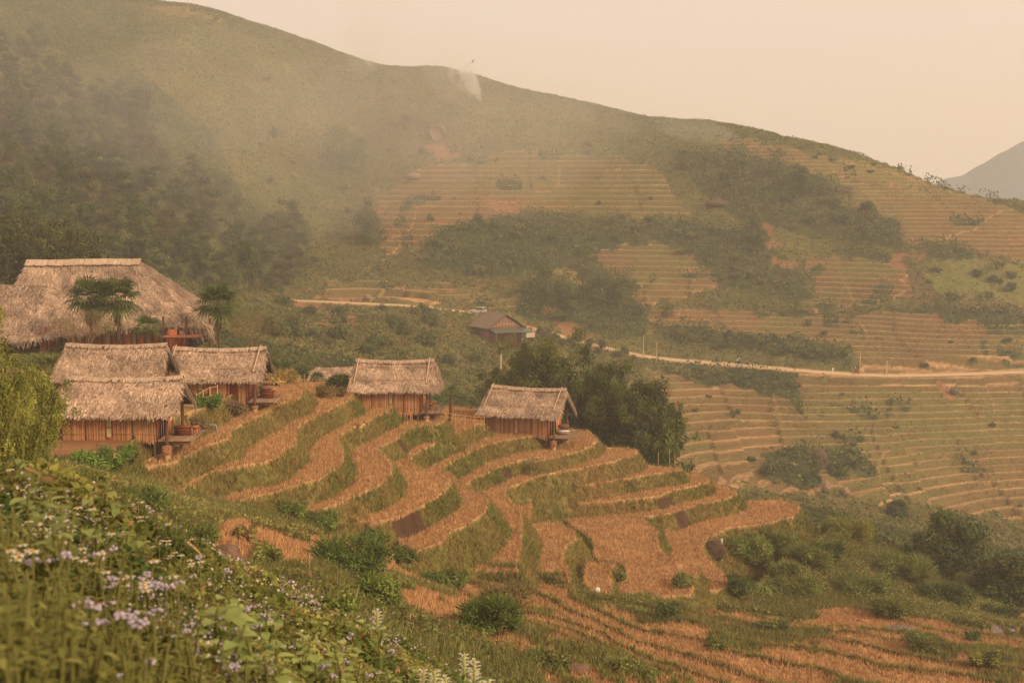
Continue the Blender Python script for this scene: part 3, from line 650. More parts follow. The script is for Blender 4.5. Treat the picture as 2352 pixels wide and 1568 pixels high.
# bushes
def bush_protos(n, k, cset, w=3., h=2., size=.4, name='bush', m=5):
    r = []
    for i in range(n):
        cs = np.stack([rng.normal(size=m)*w*.22, rng.normal(size=m)*w*.22, h*.25+rng.random(m)*h*.45], 1); rs = np.full(m, w*.24)*(.8+.4*rng.random(m))
        q, C = puffs(cs, rs, k, size, *cset[i % len(cset)], .55, .85, .4, .3)
        st = MB()
        for j in range(5): a = rng.random()*6.28; st.tube([(0, 0, -.2), (math.cos(a)*w*.1, math.sin(a)*w*.1, h*.3), (math.cos(a)*w*.25, math.sin(a)*w*.25, h*.65)], [.05, .04, .01], 4, BRN*.6, False)
        r.append(plant_thing(name, 'x', 'bush', st, q, C, (0, 0, 0), None, 'stems', 'foliage'))
    return r
BC = [(GD*1.1, G1), (G1, G2), (GD, G2*.8)]
for poly, n, md, grp, lb, a, b in [
    ([(955,600),(1080,505),(1500,500),(1760,560),(1860,690),(1650,640),(1500,555),(1330,615),(1100,640)], 44, 4, 'bushes of the middle thicket', 'dark bush in the thicket across the middle terraces', .8, 1.6),
    ([(1540,340),(1830,385),(1960,480),(2070,510),(2080,570),(1800,530),(1600,430)], 36, 4, 'bushes of the upper right thicket', 'dark bush in the hazy thicket on the upper right slope', .8, 1.7),
    ([(1500,760),(1700,770),(1950,820),(1940,835),(1640,800)], 18, 3, 'bushes on the road bank', 'rounded bush on the bank just above the road', .8, 1.4),
    ([(1500,845),(1840,870),(1840,900),(1650,880)], 9, 3, 'bushes below the road', 'low bush on the slope just below the road', .5, .9),
    ([(1760,1040),(1990,1035),(2010,1085),(1880,1120),(1760,1100)], 10, 3, 'bushes round the brown boulder', 'green bush near the big brown boulder among the lower terraces', .6, 1.3),
    ([(2100,560),(2352,600),(2352,740),(2100,700)], 10, 5, 'bushes of the green spur', 'bush on the grassy spur at the right edge', .6, 1.3),
    ([(1500,715),(2352,760),(2352,850),(1970,846)], 9, 8, 'bushes on the upper terraces', 'small bush on a terrace above the road at right', .4, .8),
    ([(1550,880),(2352,880),(2352,1180),(1650,1090)], 12, 8, 'bushes on the lower terraces', 'small bush on a terrace below the road at right', .35, .8),
    ([(1100,360),(1560,390),(1540,480),(880,560)], 8, 8, 'bushes on the middle terraces', 'small bush on the hazy middle terraces', .4, .9),
    ([(540,80),(1000,180),(1300,260),(1500,330),(1200,360),(800,560),(560,400)], 24, 7, 'bushes on the open hillside', 'low scattered bush on the open hazy hillside', .6, 1.4),
    ([(1600,285),(2100,395),(2300,455),(2300,470),(2000,400),(1600,310)], 14, 4, 'bushes along the right skyline', 'small bush along the right-hand skyline', .4, .8),
    ([(640,700),(1000,715),(1180,790),(1050,860),(700,830),(600,760)], 24, 5, 'bushes of the valley floor', 'bush in the green valley behind the huts', .9, 1.8),
    ]:
    bp = bush_protos(3, 800, BC, size=.46); colony(bp, scatter_px(poly, n, 200, md), grp, lb, a, b)
bp = bush_protos(3, 420, BC, name='roadside_shrub'); colony(bp, scatter_px([(1120,742),(1300,782),(1480,822),(1480,835),(1290,800),(1120,760)], 20, 200, 3), 'shrubs below the road by the grove', 'leafy shrub hiding the road between the grove and the poles', .9, 1.5)
bp = bush_protos(3, 600, BC, 2.4, 1.6, .42, 'skyline_shrub'); colony(bp, scatter_px([(430,8),(500,44),(610,88),(780,106),(860,128),(1000,165),(1240,238),(1420,255),(1550,288),(1540,300),(1240,252),(860,142),(610,100),(430,22)], 40, 300, 3), 'shrubs along the left skyline', 'small shrub on the smoky skyline of the hill', .4, 1.1)
# ---------- thatched huts
C_TH = np.array(lin(178,148,122)); C_TH2 = np.array(lin(134,108,88)); C_TH3 = np.array(lin(206,176,146)); C_BAM = np.array(lin(216,162,112)); C_BAM2 = np.array(lin(178,124,82))
C_WD = np.array(lin(112,76,56)); C_ORG = np.array(lin(198,118,72)); C_BRK = np.array(lin(190,128,96)); C_CON = np.array(lin(196,164,116)); C_DKW = np.array(lin(34,26,20))
def thatch(mb, A, B, Cc, Dd, rows_=24, dens=22, ln=.42, lift=.045, fringe=.26, tone=1.0, edge=()):
    """A,B top edge, Dd,Cc bottom edge (Dd below A, Cc below B)"""
    A, B, Cc, Dd = [np.array(p, float) for p in (A, B, Cc, Dd)]
    n = np.cross(B-A if np.linalg.norm(B-A) > .01 else Cc-Dd, Dd-A); n /= np.linalg.norm(n); n = n if n[2] > 0 else -n
    t = np.linspace(0, 1, 13)[:, None]; g = np.stack([(A*(1-a)+Dd*a)*(1-t)+(B*(1-a)+Cc*a)*t for a in np.linspace(0, 1, 8)])
    g[:, :, 2] -= .16*4*(t[:, 0]*(1-t[:, 0]))[None]*(1-np.linspace(0, 1, 8))[:, None]*(max(np.linalg.norm(B-A), np.linalg.norm(Cc-Dd)) < 9); g = g.reshape(-1, 3); g = g+n*(.12*(vnoise(g[:, 0]*1.1+g[:, 1], g[:, 2]*1.7, 5)-.5))[:, None]
    i = np.arange(7)[:, None]*13; j = np.arange(12)[None]; F = np.stack([i+j, i+j+1, i+14+j, i+13+j], -1).reshape(-1, 4)
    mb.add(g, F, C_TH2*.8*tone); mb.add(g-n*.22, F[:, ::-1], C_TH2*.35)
    W = max(np.linalg.norm(B-A), np.linalg.norm(Cc-Dd)); N_ = int(W*dens)*rows_
    a = rng.random(N_)**.8*1.02; b = rng.random(N_)
    P = (A[None]*(1-a[:, None])+Dd[None]*a[:, None])*(1-b[:, None])+(B[None]*(1-a[:, None])+Cc[None]*a[:, None])*b[:, None]
    P = P+n*(.12*(vnoise(P[:, 0]*1.1+P[:, 1], P[:, 2]*1.7, 5)-.5))[:, None]
    dn = (Dd-A)[None]*(1-b[:, None])+(Cc-B)[None]*b[:, None]; dn /= np.linalg.norm(dn, axis=1)[:, None]
    sd = np.cross(dn, n); L = ln*(.6+.8*rng.random(N_))[:, None]; w = (.022+.032*rng.random(N_))[:, None]; P[:, 2] -= .16*4*b*(1-b)*(1-a)*(W < 9)
    dn = dn+sd*rng.normal(size=(N_, 1))*.28; q0 = P+n*.02; q1 = P+dn*L+n*(lift*(.3+1.2*rng.random(N_)))[:, None]
    Qd = np.stack([q0-sd*w, q0+sd*w, q1+sd*w*.5, q1-sd*w*.5], 1)
    tn = (.62+.75*vnoise(P[:, 0]*.9+P[:, 1]*.4, P[:, 2]*1.6, 9))[:, None]; r = rng.random((N_, 1))
    Cq = (C_TH*(1-r)+np.where(rng.random((N_, 1)) < .4, C_TH3, C_TH2)*r)*tn*(.85+.3*rng.random((N_, 1)))*tone
    mb.quads(Qd, Cq)
    # ragged eaves hanging down
    N2 = int(np.linalg.norm(Cc-Dd)*42); b = rng.random(N2)[:, None]; P = Dd*(1-b)+Cc*b; dn = Dd-A; dn = dn/np.linalg.norm(dn)
    dd_ = dn*(.25+.5*rng.random((N2, 1)))+np.array([0, 0, -1])*(.5+.5*rng.random((N2, 1))); dd_ = dd_+rng.normal(size=(N2, 3))*.16
    sdn = (Cc-Dd)/np.linalg.norm(Cc-Dd); q0 = P-dn*.15+n*.04*rng.random((N2, 1)); q1 = P+dd_*fringe*(.35+.85*rng.random((N2, 1)))*(.6+.8*vnoise(P[:, 0]*2.2, P[:, 1]*2.2, 3))[:, None]
    w = .04+.05*rng.random((N2, 1)); r = rng.random((N2, 1))
    mb.quads(np.stack([q0-sdn*w, q0+sdn*w, q1+sdn*w*.3, q1-sdn*w*.3], 1), (C_TH3*(1-r)+C_TH2*r)*(.7+.5*rng.random((N2, 1)))*tone)
    for (e0, e1, hang) in edge:      # hanging fringe on a raking edge
        e0 = np.array(e0, float); e1 = np.array(e1, float); N3 = int(np.linalg.norm(e1-e0)*60); b = rng.random((N3, 1)); P = e0*(1-b)+e1*b
        q1 = P+np.array(hang)*(.4+.9*rng.random((N3, 1)))+rng.normal(size=(N3, 3))*.07; w = .05; sdv = (e1-e0)/np.linalg.norm(e1-e0); r = rng.random((N3, 1))
        mb.quads(np.stack([P-sdv*w, P+sdv*w, q1+sdv*w*.3, q1-sdv*w*.3], 1), (C_TH3*(1-r)+C_TH2*r)*(.6+.6*rng.random((N3, 1)))*tone)
def strips(mb, x0, x1, y, z0, z1, axis='x', w=.055, drop=.3, col=C_BAM, col2=C_BAM2, gap=None):
    """wall of upright split bamboo; axis gives the direction it runs"""
    k = int(abs(x1-x0)/w)
    for i in range(k):
        a = x0+(x1-x0)*(i+.5)/k
        if gap and gap[0] < a < gap[1]: continue
        t = random.random(); c = (col*(1-t)+col2*t)*(.75+.5*random.random())*(1.0 if (i//16) % 2 else .93)
        zb = z0-drop*random.random()**1.5; d = .018+.02*random.random(); ww = w*.43; ln_ = random.uniform(-.02, .02)
        if axis == 'x': V = [(a-ww+ln_, y, zb), (a+ww+ln_, y, zb), (a+ww, y, z1), (a-ww, y, z1), (a+ln_, y-d, zb), (a, y-d, z1)]
        else: V = [(y, a-ww+ln_, zb), (y, a+ww+ln_, zb), (y, a+ww, z1), (y, a-ww, z1), (y+d, a+ln_, zb), (y+d, a, z1)]
        mb.add(V, [(0, 4, 5, 3), (4, 1, 2, 5)], c)
    if axis == 'x': mb.box((min(x0, x1), y+.01, z0), (max(x0, x1), y+.05, z1), col2*.35)
    else: mb.box((y-.05, min(x0, x1), z0), (y-.01, max(x0, x1), z1), col2*.35)
def bricks(mb, cx, cy, z0, z1, w):
    mb.box((cx-w+.012, cy-w+.012, z0), (cx+w-.012, cy+w-.012, z1), np.array(lin(150,128,104)))
    nz = max(2, int((z1-z0)/.085)); h = (z1-z0)/nz
    for i in range(nz):
        for sx, sy in ((1, 0), (-1, 0), (0, 1), (0, -1)):
            for k in range(2):
                lo = -w+(k*.5+(.25 if i % 2 else 0)*0)*2*w; hi = lo+w-.012; off = (.5*w if i % 2 else 0)
                c = C_BRK*(.7+.5*random.random())
                if sx: mb.box((cx+sx*w-.004, cy+max(lo-off+.0, -w), z0+i*h+.006), (cx+sx*w+.008, cy+min(hi-off+.0, w), z0+(i+1)*h-.006), c) if sx > 0 else mb.box((cx-w-.008, cy+max(lo-off, -w), z0+i*h+.006), (cx-w+.004, cy+min(hi-off, w), z0+(i+1)*h-.006), c)
                else: mb.box((cx+max(lo+off, -w), cy-w-.008, z0+i*h+.006), (cx+min(hi+off, w), cy-w+.004, z0+(i+1)*h-.006), c) if sy < 0 else mb.box((cx+max(lo+off, -w), cy+w-.004, z0+i*h+.006), (cx+min(hi+off, w), cy+w+.008, z0+(i+1)*h-.006), c)
HUTS = {}
def hut(key, label, uL, uR, v, D, w, rise, floor, yaw=0, flL=.5, flR=0., poles=True, door=False, win=.42, full=True, tone=1.0, wall_l=.2, side_open=False):
    yaw = math.radians(yaw); pL = at_d(np.array(float(uL)), np.array(float(v[0])), D); pR = at_d(np.array(float(uR)), np.array(float(v[1])), D)
    c = (pL+pR)/2; L = (pR[0]-pL[0])/math.cos(yaw); zf = c[2]-floor
    t = thing('thatched_hut', label, 'hut', (c[0], D, zf), yaw); HUTS[key] = (t, L, w, floor)
    R = floor; e = R-rise; a = L/2
    def wl(x, y): return c[0]+x*math.cos(yaw)-y*math.sin(yaw), D+x*math.sin(yaw)+y*math.cos(yaw)
    def gz(x, y): X, Y = wl(x, y); return float(Hf(X, Y))-zf
    rf = MB(); r0, r1 = (-a, 0, R), (a, 0, R)
    f0, f1 = (-a-flL, -w, e), (a+flR, -w*1.0, e); b0, b1 = (-a-flL, w, e), (a+flR+.15, w, e)
    thatch(rf, r0, r1, f1, f0, tone=tone, edge=[((a, 0, R-.05), (a+flR, -w, e), (.12, 0, -.42))])
    thatch(rf, r1, r0, b0, b1, rows_=14, tone=tone, edge=[((a+.02, 0, R-.05), (a+flR+.15, w, e), (.16, -.05, -.85))])
    thatch(rf, r0, r0, f0, b0, rows_=14, tone=tone)
    if flR > .2: thatch(rf, r1, r1, b1, f1, rows_=16, tone=tone)
    roof = rf.build('roof', M_THATCH, t)
    cp = MB(); n_ = int(L*22)
    xs = -a+L*rng.random(n_); wv = .03+.03*rng.random(n_); dz = .03+.03*rng.random(n_); ex = .28+.12*rng.random(n_)
    top = R+.12+.05*vnoise(xs*1.3, xs*0, 6)-.16*(1-(2*xs/L)**2); sl = rise/w
    qf = np.stack([np.stack([xs-wv, xs*0, top], 1), np.stack([xs+wv, xs*0, top], 1), np.stack([xs+wv, -ex, top-ex*sl+dz], 1), np.stack([xs-wv, -ex, top-ex*sl+dz], 1)], 1)
    qb = qf.copy(); qb[:, :, 1] *= -1; r = rng.random((n_, 1)); Cc = (C_TH3*(1-r)+C_TH*r)*.95*(.8+.3*rng.random((n_, 1)))*tone
    cp.quads(qf, Cc); cp.quads(qb, Cc); cp.tube([(a*f_, 0, R+.03-.16*(1-f_*f_)) for f_ in np.linspace(-1, 1, 9)], .12, 7, C_TH*tone); cp.build('ridge_cap', M_THATCH, roof)
    if poles:
        for s_, xx in ((-1, -a+.25), (1, a-.45)):
            pb = MB(); o = .14; dx = -.0
            pb.tube([(xx+.05, .25, R-.02), (xx, -.03, R+.22), (xx-.12, -w*.5, R-rise*.5+.24), (xx-.22, -w*.86, e+rise*.14+.22)], [.045, .05, .05, .045], 6, np.array(lin(200,170,136))); pb.build('roof_pole', M_WOOD, roof)
        for fr in (.28, .72):
            pb = MB(); xs_ = np.linspace(-a+.1-.2*fr, a-.3, 14); P = np.stack([xs_, np.full(14, -w*fr)-.02*rng.random(14), np.full(14, R-rise*fr+.17)+.04*rng.random(14)], 1)
            pb.tube(P, .022, 5, np.array(lin(190,158,122))); pb.build('lashing_pole', M_WOOD, roof)
    xl, xr, yw = -a+wall_l, a-1.25, w-.55
    zt = R-rise*(yw/w)-.12
    if not full: return t
    wx = xl+(xr-xl)*win; ww = .24; dx0 = xr-1.35 if door else None
    fw = MB()
    segs = [(xl, wx-ww), (wx+ww, dx0 if door else xr)]+([(dx0+.72, xr)] if door else [])
    for s0, s1 in segs: strips(fw, s0, s1, -yw, .0, zt, drop=.34)
    for zz in (.42, ):
        for s0, s1 in segs: fw.box((s0, -yw-.05, zz), (s1, -yw-.035, zz+.035), C_BAM2*.8)
    for k in range(5): xx = xl+(xr-xl)*k/4; fw.box((xx-.035, -yw-.04, -.05), (xx+.035, -yw-.005, zt), C_WD*.9) if not (abs(xx-wx) < .3) else None
    fw.build('front_wall', M_WOOD, t)
    ow = MB(); strips(ow, -yw, yw, xl, .0, zt, 'y', drop=.2); ow.box((xl, yw-.02, 0), (xr, yw+.03, zt), C_BAM2*.7)
    ow.add([(xl, -yw, zt), (xl, yw, zt), (xl, 0, R-.25)], [(0, 1, 2)], C_BAM2*.4); ow.add([(xr, -yw, zt), (xr, yw, zt), (xr, 0, R-.25)], [(0, 1, 2)], C_BAM2*.5)
    ow.build('back_wall', M_WOOD, t)
    # end wall toward the deck: boards, a doorway and narrow panes
    ew = MB(); ew.box((xr-.06, -yw, 0), (xr-.0, -yw+.5, zt), C_ORG*.8); ew.box((xr-.06, .55, 0), (xr, yw, zt), C_BAM)
    for yy in np.linspace(-yw, yw, 9): ew.box((xr, yy-.035, 0), (xr+.04, yy+.035, zt), C_ORG)
    ew.box((xr, -yw, 1.55), (xr+.045, yw, 1.63), C_ORG); ew.box((xr-.03, -yw+.5, 0), (xr-.02, .55, zt), C_DKW)
    ew.build('end_wall', M_WOOD, t)
    # window with its half curtain
    wf = MB(); z0, z1 = .22, zt-.02; fr_ = .045
    wf.box((wx-ww, -yw-.05, z0-.05), (wx+ww, -yw+.02, z0), C_ORG*.8); wf.box((wx-ww, -yw-.05, .86), (wx+ww, -yw+.02, .91), C_ORG*.8)
    wf.box((wx-ww, -yw-.05, z0), (wx-ww+fr_, -yw+.02, z1), C_ORG*.7); wf.box((wx+ww-fr_, -yw-.05, z0), (wx+ww, -yw+.02, z1), C_ORG*.7)
    wf.box((wx-ww, -yw+.0, -.05), (wx+ww, -yw+.03, z0-.06), C_ORG*.6); wn = wf.build('window', M_WOOD, t)
    g = MB(); g.box((wx-ww+.03, -yw+.06, z0), (wx+ww-.03, -yw+.075, z1), C_DKW*1.4); g.build('pane', M_GLASS, wn)
    cu = MB(); n_ = 12
    for i in range(n_):
        x0 = wx-ww+.06+(2*ww-.16)*i/n_; x1 = x0+(2*ww-.16)/n_; y0 = -yw+.03+.015*(i % 2); y1 = -yw+.03+.015*((i+1) % 2)
        cu.add([(x0, y0, z0+.02), (x1, y1, z0+.02), (x1, y1, z1), (x0, y0, z1)], [(0, 1, 2, 3)], np.array(lin(196,178,132))*(.9 if i % 2 else 1))
    cu.build('curtain', M_CLOTH, wn)
    if door:
        d = MB(); d.box((dx0, -yw-.03, -.02), (dx0+.06, -yw+.03, zt), C_ORG*.7); d.box((dx0+.66, -yw-.03, -.02), (dx0+.72, -yw+.03, zt), C_ORG*.7)
        for i in range(5): d.box((dx0+.065+i*.12, -yw-.01, .02), (dx0+.175+i*.12, -yw+.02, zt-.02), np.array(lin(128,62,44))*(.85+.3*random.random()))
        dr = d.build('door', M_WOOD, t); h = MB(); h.ell((dx0+.36, -yw-.02, 1.5), (.15, .02, .07), C_ORG, 12, 5); h.build('door_sign', M_PAINT, dr)
        st = MB(); st.box((dx0-.1, -yw-.9, -.42), (dx0+.9, -yw-.1, -.3), np.array(lin(200,160,110))); st.build('doorstep', M_CONC, t)
    # floor and deck
    fl = MB(); fl.box((xl, -yw, -.1), (xr, yw, -.02), C_WD); fl.box((xl, -yw+.02, -.22), (a+.15, -yw+.16, -.1), C_WD*.8); fl.box((xl, yw-.16, -.22), (a+.15, yw-.02, -.1), C_WD*.8); fl.build('floor', M_WOOD, t)
    dk = MB(); nb = 26
    for i in range(nb):
        x0 = xr+.05+(a+.95-xr)*i/nb; dk.box((x0, -yw-.12+.05*random.random(), -.03+.02*random.random()), (x0+(a+.95-xr)/nb-.012, yw+.1*random.random(), .015+.02*random.random()), np.array(lin(160,128,98))*(.7+.5*random.random()))
    dk.box((xr, -yw-.02, -.16), (a+.85, -yw+.08, -.04), C_WD); dk.box((xr, yw-.1, -.16), (a+.85, yw, -.04), C_WD); dk.build('deck', M_WOOD, t)
    px_ = a-.62
    for yy in (-yw-.02, yw):
        p = MB(); p.tube([(px_, yy, -.28), (px_+.02, yy, .9), (px_, yy, R-rise*(yw/w)+.05)], [.12, .11, .10], 8, C_WD); p.build('post', M_WOOD, t)
        g_ = min(gz(px_, yy), -.9); pb = MB(); zb = max(g_+.45, -1.6); bricks(pb, px_, yy, zb, -.28, .25)
        pier = pb.build('pier', M_CONC, t); fb = MB(); fb.tube([(px_, yy, g_-.5), (px_, yy, zb)], [.2, .2], 12, C_CON); fb.build('footing', M_CONC, pier)
    for xx in (xl+.3, (xl+xr)/2, xr-.2):
        for yy in (-yw+.1, yw-.1):
            g_ = gz(xx, yy); 
            if g_ < -.3: p = MB(); p.tube([(xx, yy, g_-.2), (xx, yy, -.1)], .09, 7, C_WD*.9); p.build('stilt', M_WOOD, t)
    bm = MB(); bm.tube([(px_, -yw, zt-.02), (px_, yw, zt-.02)], .07, 6, C_WD); bm.tube([(xl, -yw, zt), (a+.1, -yw, zt)], .06, 6, C_WD); bm.tube([(xl, yw, zt), (a+.1, yw, zt)], .06, 6, C_WD); bm.tube([(px_, -yw, 1.25), (px_, -yw+.05, 1.3)], .03, 5, C_WD); bm.build('roof_beams', M_WOOD, t)
    return t
hut('A', 'nearest thatched bamboo hut, its roof without poles, beside the red earth', 155, 420, (868, 866), 82, 2.5, 1.95, 3.78, 0, .6, .0, poles=False, win=.5)
hut('B', 'thatched hut of which only the plain roof shows, directly behind the nearest hut', 152, 384, (792, 790), 96, 2.5, 2.15, 3.5, 0, .3, .1, poles=False, full=False, tone=.86)
hut('C', 'thatched bamboo hut with a red-brown plank door, right of the roof-only hut', 398, 612, (799, 799), 100, 2.5, 2.1, 4.0, 0, .45, .0, door=True, win=.4, tone=.93)
hut('E', 'middle thatched bamboo hut with thick pale roof poles and slats hanging below its wall', 818, 998, (829, 825), 119, 2.75, 2.4, 4.65, 0, .55, .55, win=.55, tone=.93)
hut('F', 'rightmost thatched bamboo hut, turned slightly, in front of the dark bamboo', 1128, 1300, (891, 888), 126, 2.65, 2.35, 4.5, -20, .5, .0, win=.5, tone=.93)
# base of the roof-only hut: walls and stilts behind the others
t, L, w, R = HUTS['B']; wb = MB(); strips(wb, -L/2+.2, L/2-.4, -w+.5, -.2, R-1.8); wb.box((-L/2+.2, -w+.6, -.6), (L/2-.4, w-.6, R-1.8), C_BAM2*.5); wb.build('front_wall', M_WOOD, t)
def on(key, x, y, z=0):      # point in a hut's own frame
    t, L, w, R = HUTS[key]; a = t.rotation_euler.z; l = t.location; x = L/2+x
    return (l.x+x*math.cos(a)-y*math.sin(a), l.y+x*math.sin(a)+y*math.cos(a), l.z+z)
def crate(loc, rz, lb):
    t = thing('wooden_box', lb, 'box', loc, rz); b = MB(); b.box((-.5, -.3, 0), (.5, .3, .5), np.array(lin(120,62,42)))
    for z in (.02, .26, .45): b.box((-.515, -.315, z), (.515, .315, z+.05), np.array(lin(98,50,36)))
    b.build('body', M_WOOD, t); b = MB(); b.box((-.54, -.34, .505), (.54, .34, .55), np.array(lin(140,78,52))); b.build('lid', M_WOOD, t)
    b = MB(); 
    for x in (.62, .95): b.box((x-.03, -.3, 0), (x+.03, -.24, .55), C_ORG); b.box((x-.03, .24, 0), (x+.03, .3, .55), C_ORG)
    b.box((.59, -.3, .5), (.98, .3, .55), C_ORG); b.build('side_rail', M_WOOD, t)
crate(on('A', -.1, .1, .04), 0, 'dark red wooden box on the deck of the nearest hut')
crate(on('C', -.1, .2, .04), 0, 'dark red box under the sacks on the plank-door hut deck')
def sacks(loc, cols, lb, cat='sacks', nm='bedding'):
    for k, (c, dz, rx, rz_) in enumerate(cols):
        b = MB(); b.ell((0, 0, rz_), (rx, .38, rz_), np.array(c), 14, 9, .08)
        for i in range(6): a = -.8+i*.32; P = [(rx*math.sin(a)*1.01, .385*math.cos(t_)*math.cos(a), rz_+rz_*1.02*math.sin(t_)*math.cos(a)) for t_ in np.linspace(0, 6.283, 13)]; b.tube(P, .014, 4, np.array(c)*.55, False)
        o = b.build(nm, M_CLOTH, None, (loc[0], loc[1], loc[2]+dz), smooth_=True); tag(o, lb[k], cat)
x, y, z = on('C', -.15, .2, .58)
sacks((x, y, z), [(lin(142,102,78), 0, .55, .25), (lin(150,108,84), .45, .48, .22), (lin(138,100,80), .86, .36, .17)], ['lowest bundled sack stacked on the box beside the plank-door hut', 'middle bundled sack of the stack beside the plank-door hut', 'topmost small bundle of the stack beside the plank-door hut'])
x, y, z = on('F', -.25, -.1, .05)
sacks((x, y, z), [(lin(170,140,120), 0, .62, .11), (lin(236,226,210), .2, .60, .11), (lin(128,84,70), .48, .56, .28)], ['folded striped blanket lowest on the deck of the rightmost hut', 'folded white blanket on the deck of the rightmost hut', 'brown bundled bedding above the white blanket on the rightmost hut'], 'bedding')
# chair on the middle hut's deck
t = thing('deck_chair', 'small brown wooden chair on the deck of the middle hut', 'chair', on('E', -.1, -.6, .03), .3)
for sx in (-.3, .3):
    for sy in (-.25, .25): b = MB(); b.box((sx-.03, sy-.03, 0), (sx+.03, sy+.03, .75 if sy > 0 else .45), C_ORG*.7); b.build('leg', M_WOOD, t)
b = MB(); b.box((-.33, -.28, .4), (.33, .28, .45), C_ORG*.7); b.build('seat', M_WOOD, t); b = MB(); b.box((-.33, .22, .7), (.33, .28, .82), C_ORG*.7); b.build('backrest', M_WOOD, t)
# loose slats hanging under the middle hut
t, L, w, R = HUTS['E']
b = MB()
for i in range(26):
    x = -L/2+.5+(L-2.3)*(.55+.42*random.random()); l_ = .4+1.2*random.random()**1.5; b.tube([(x, -w+.5, .1), (x+random.uniform(-.08, .08), -w+.48, -l_)], .016, 4, C_BAM*(.7+.6*random.random()), False)
b.build('hanging_slats', M_WOOD, t)
b = MB()
for i in range(34): b.ell((L/2-2.6+1.8*random.random(), random.uniform(-.4, .6), -1.3+.9*random.random()), (.25+.12*random.random(), .22, .16+.08*random.random()), np.array(lin(150,106,74))*(.6+.6*random.random()), 7, 5, .3)
st = b.build('stone_pile', M_STONE, t)

# ---------- the great house
D0 = 138.0; gR = at_d(np.array(195.), np.array(603.), D0); zf = -(348/2940)*131
t = thing('great_thatched_house', 'very large thatched house with steep hipped roof behind the palms at upper left', 'house', (gR[0], D0, zf))
R = gR[2]-zf; rl = (65-1176)/F_*D0-gR[0]; rr = (322-1176)/F_*D0-gR[0]; w = 6.6; e = R-6.0; xr = (492-1176)/F_*135-gR[0]; xl = rl-1.6
rf = MB()
thatch(rf, (rl, 0, R), (rr, 0, R+.15), (xr-1.5, -w, e), (xl, -w, e), rows_=34, dens=15, ln=.7, fringe=.6, tone=.92)
thatch(rf, (rr, 0, R+.15), (rl, 0, R), (xl, w, e), (xr-1.5, w, e), rows_=8, dens=8)
thatch(rf, (rr, 0, R+.15), (rr, 0, R+.15), (xr-1.5, w, e), (xr-1.5, -w, e), rows_=26, dens=14, fringe=.8, tone=.95)
thatch(rf, (rr, 0, R+.1), (rr+.05, 0, R+.1), (xr, -w+1.5, e-.35), (xr-1.9, -w-.05, e-.05), rows_=30, dens=18, fringe=1.3, tone=.95)
thatch(rf, (rl-.9, .0, R-2.1), (rl-.9, .1, R-2.1), (xl-1.5, -w, e), (xl-1.5, w, e), rows_=14)
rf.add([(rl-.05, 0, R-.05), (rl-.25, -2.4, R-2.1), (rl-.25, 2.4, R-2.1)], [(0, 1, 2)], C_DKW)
roof = rf.build('roof', M_THATCH, t)
cp = MB(); n_ = 420; xs = rl-.1+(rr-rl+.2)*rng.random(n_); wv = .05+.04*rng.random(n_); top = R+.22+.15*(xs-rl)/(rr-rl)+.05*rng.random(n_)+.08*vnoise(xs*.8, xs*0, 4); ex = .55+.2*rng.random(n_)
qf = np.stack([np.stack([xs-wv, xs*0, top], 1), np.stack([xs+wv, xs*0, top], 1), np.stack([xs+wv, -ex, top-ex*.85], 1), np.stack([xs-wv, -ex, top-ex*.85], 1)], 1)
qb = qf.copy(); qb[:, :, 1] *= -1; Cc = C_TH3*(.62+.38*rng.random((n_, 1))); cp.quads(qf, Cc); cp.quads(qb, Cc); cp.tube([(rl, 0, R+.05), (rr, 0, R+.2)], .2, 7, C_TH); cp.build('ridge_cap', M_THATCH, roof)
# lower forward wing at the left
def toL(u, v, D): p = at_d(np.array(float(u)), np.array(float(v)), D); return (p[0]-gR[0], D-D0, p[2]-zf)
wg = MB()
wA, wB = toL(-90, 650, 133.5), toL(110, 656, 133.5); wC, wD = toL(150, 760, 126.5), toL(70, 778, 123.5)
thatch(wg, wA, wB, wD, toL(-160, 790, 123.5), rows_=30, dens=15, ln=.65, fringe=.6, tone=.86)
thatch(wg, wB, toL(160, 680, 134.2), toL(250, 750, 131.0), wD, rows_=30, dens=16, ln=.65, fringe=.5, tone=.88)
wg.build('wing_roof', M_THATCH, t)
hw = MB(); y_ = -w+1.4; zt = e+1.0; x0 = toL(150, 700, 131)[0]; x1 = toL(418, 700, 131)[0]
k = 0; xx = x0
while xx < x1:
    ww = .5+.5*random.random(); c = [C_ORG*1.25, C_BAM*1.1, C_ORG*.9, C_BAM2][k % 4]*(.8+.4*random.random())
    hw.box((xx, y_, -.6), (min(xx+ww-.05, x1), y_+.08, zt), c); hw.box((xx+ww-.06, y_-.03, -.6), (xx+ww+.01, y_+.03, zt), C_WD); xx += ww; k += 1
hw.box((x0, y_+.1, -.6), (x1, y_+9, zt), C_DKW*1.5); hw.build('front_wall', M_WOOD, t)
hw = MB(); x2 = toL(85, 700, 124)[0]
for i in range(26): xx = x2+(x0-x2+1.5)*i/25; yy = wD[1]+1.0+(y_-wD[1]-1.0)*i/25; hw.tube([(xx, yy, -1), (xx, yy, 2.7)], .045+.03*random.random(), 5, C_BAM2*(.6+.6*random.random()))
for z in (.3, 1.2, 2.1): hw.tube([(x2, wD[1]+.95, z), (x0+1.5, y_-.05, z)], .04, 5, C_BAM2)
hw.build('lattice_wall', M_WOOD, t)
for (u, v0, D_) in ((428, 740, 130.2), (375, 740, 131), (482, 744, 134)):
    x, y, z = toL(u, v0, D_); b = MB(); b.tube([(x, y, -.8), (x, y, z+.6)], .13, 8, C_WD); b.build('post', M_WOOD, t)
x, y, z = toL(385, 772, 130); b = MB(); b.box((x-.4, y-.8, z-.1), (x+3.2, y+1.5, z+.05), C_ORG); b.build('balcony_floor', M_WOOD, t)
b = MB(); 
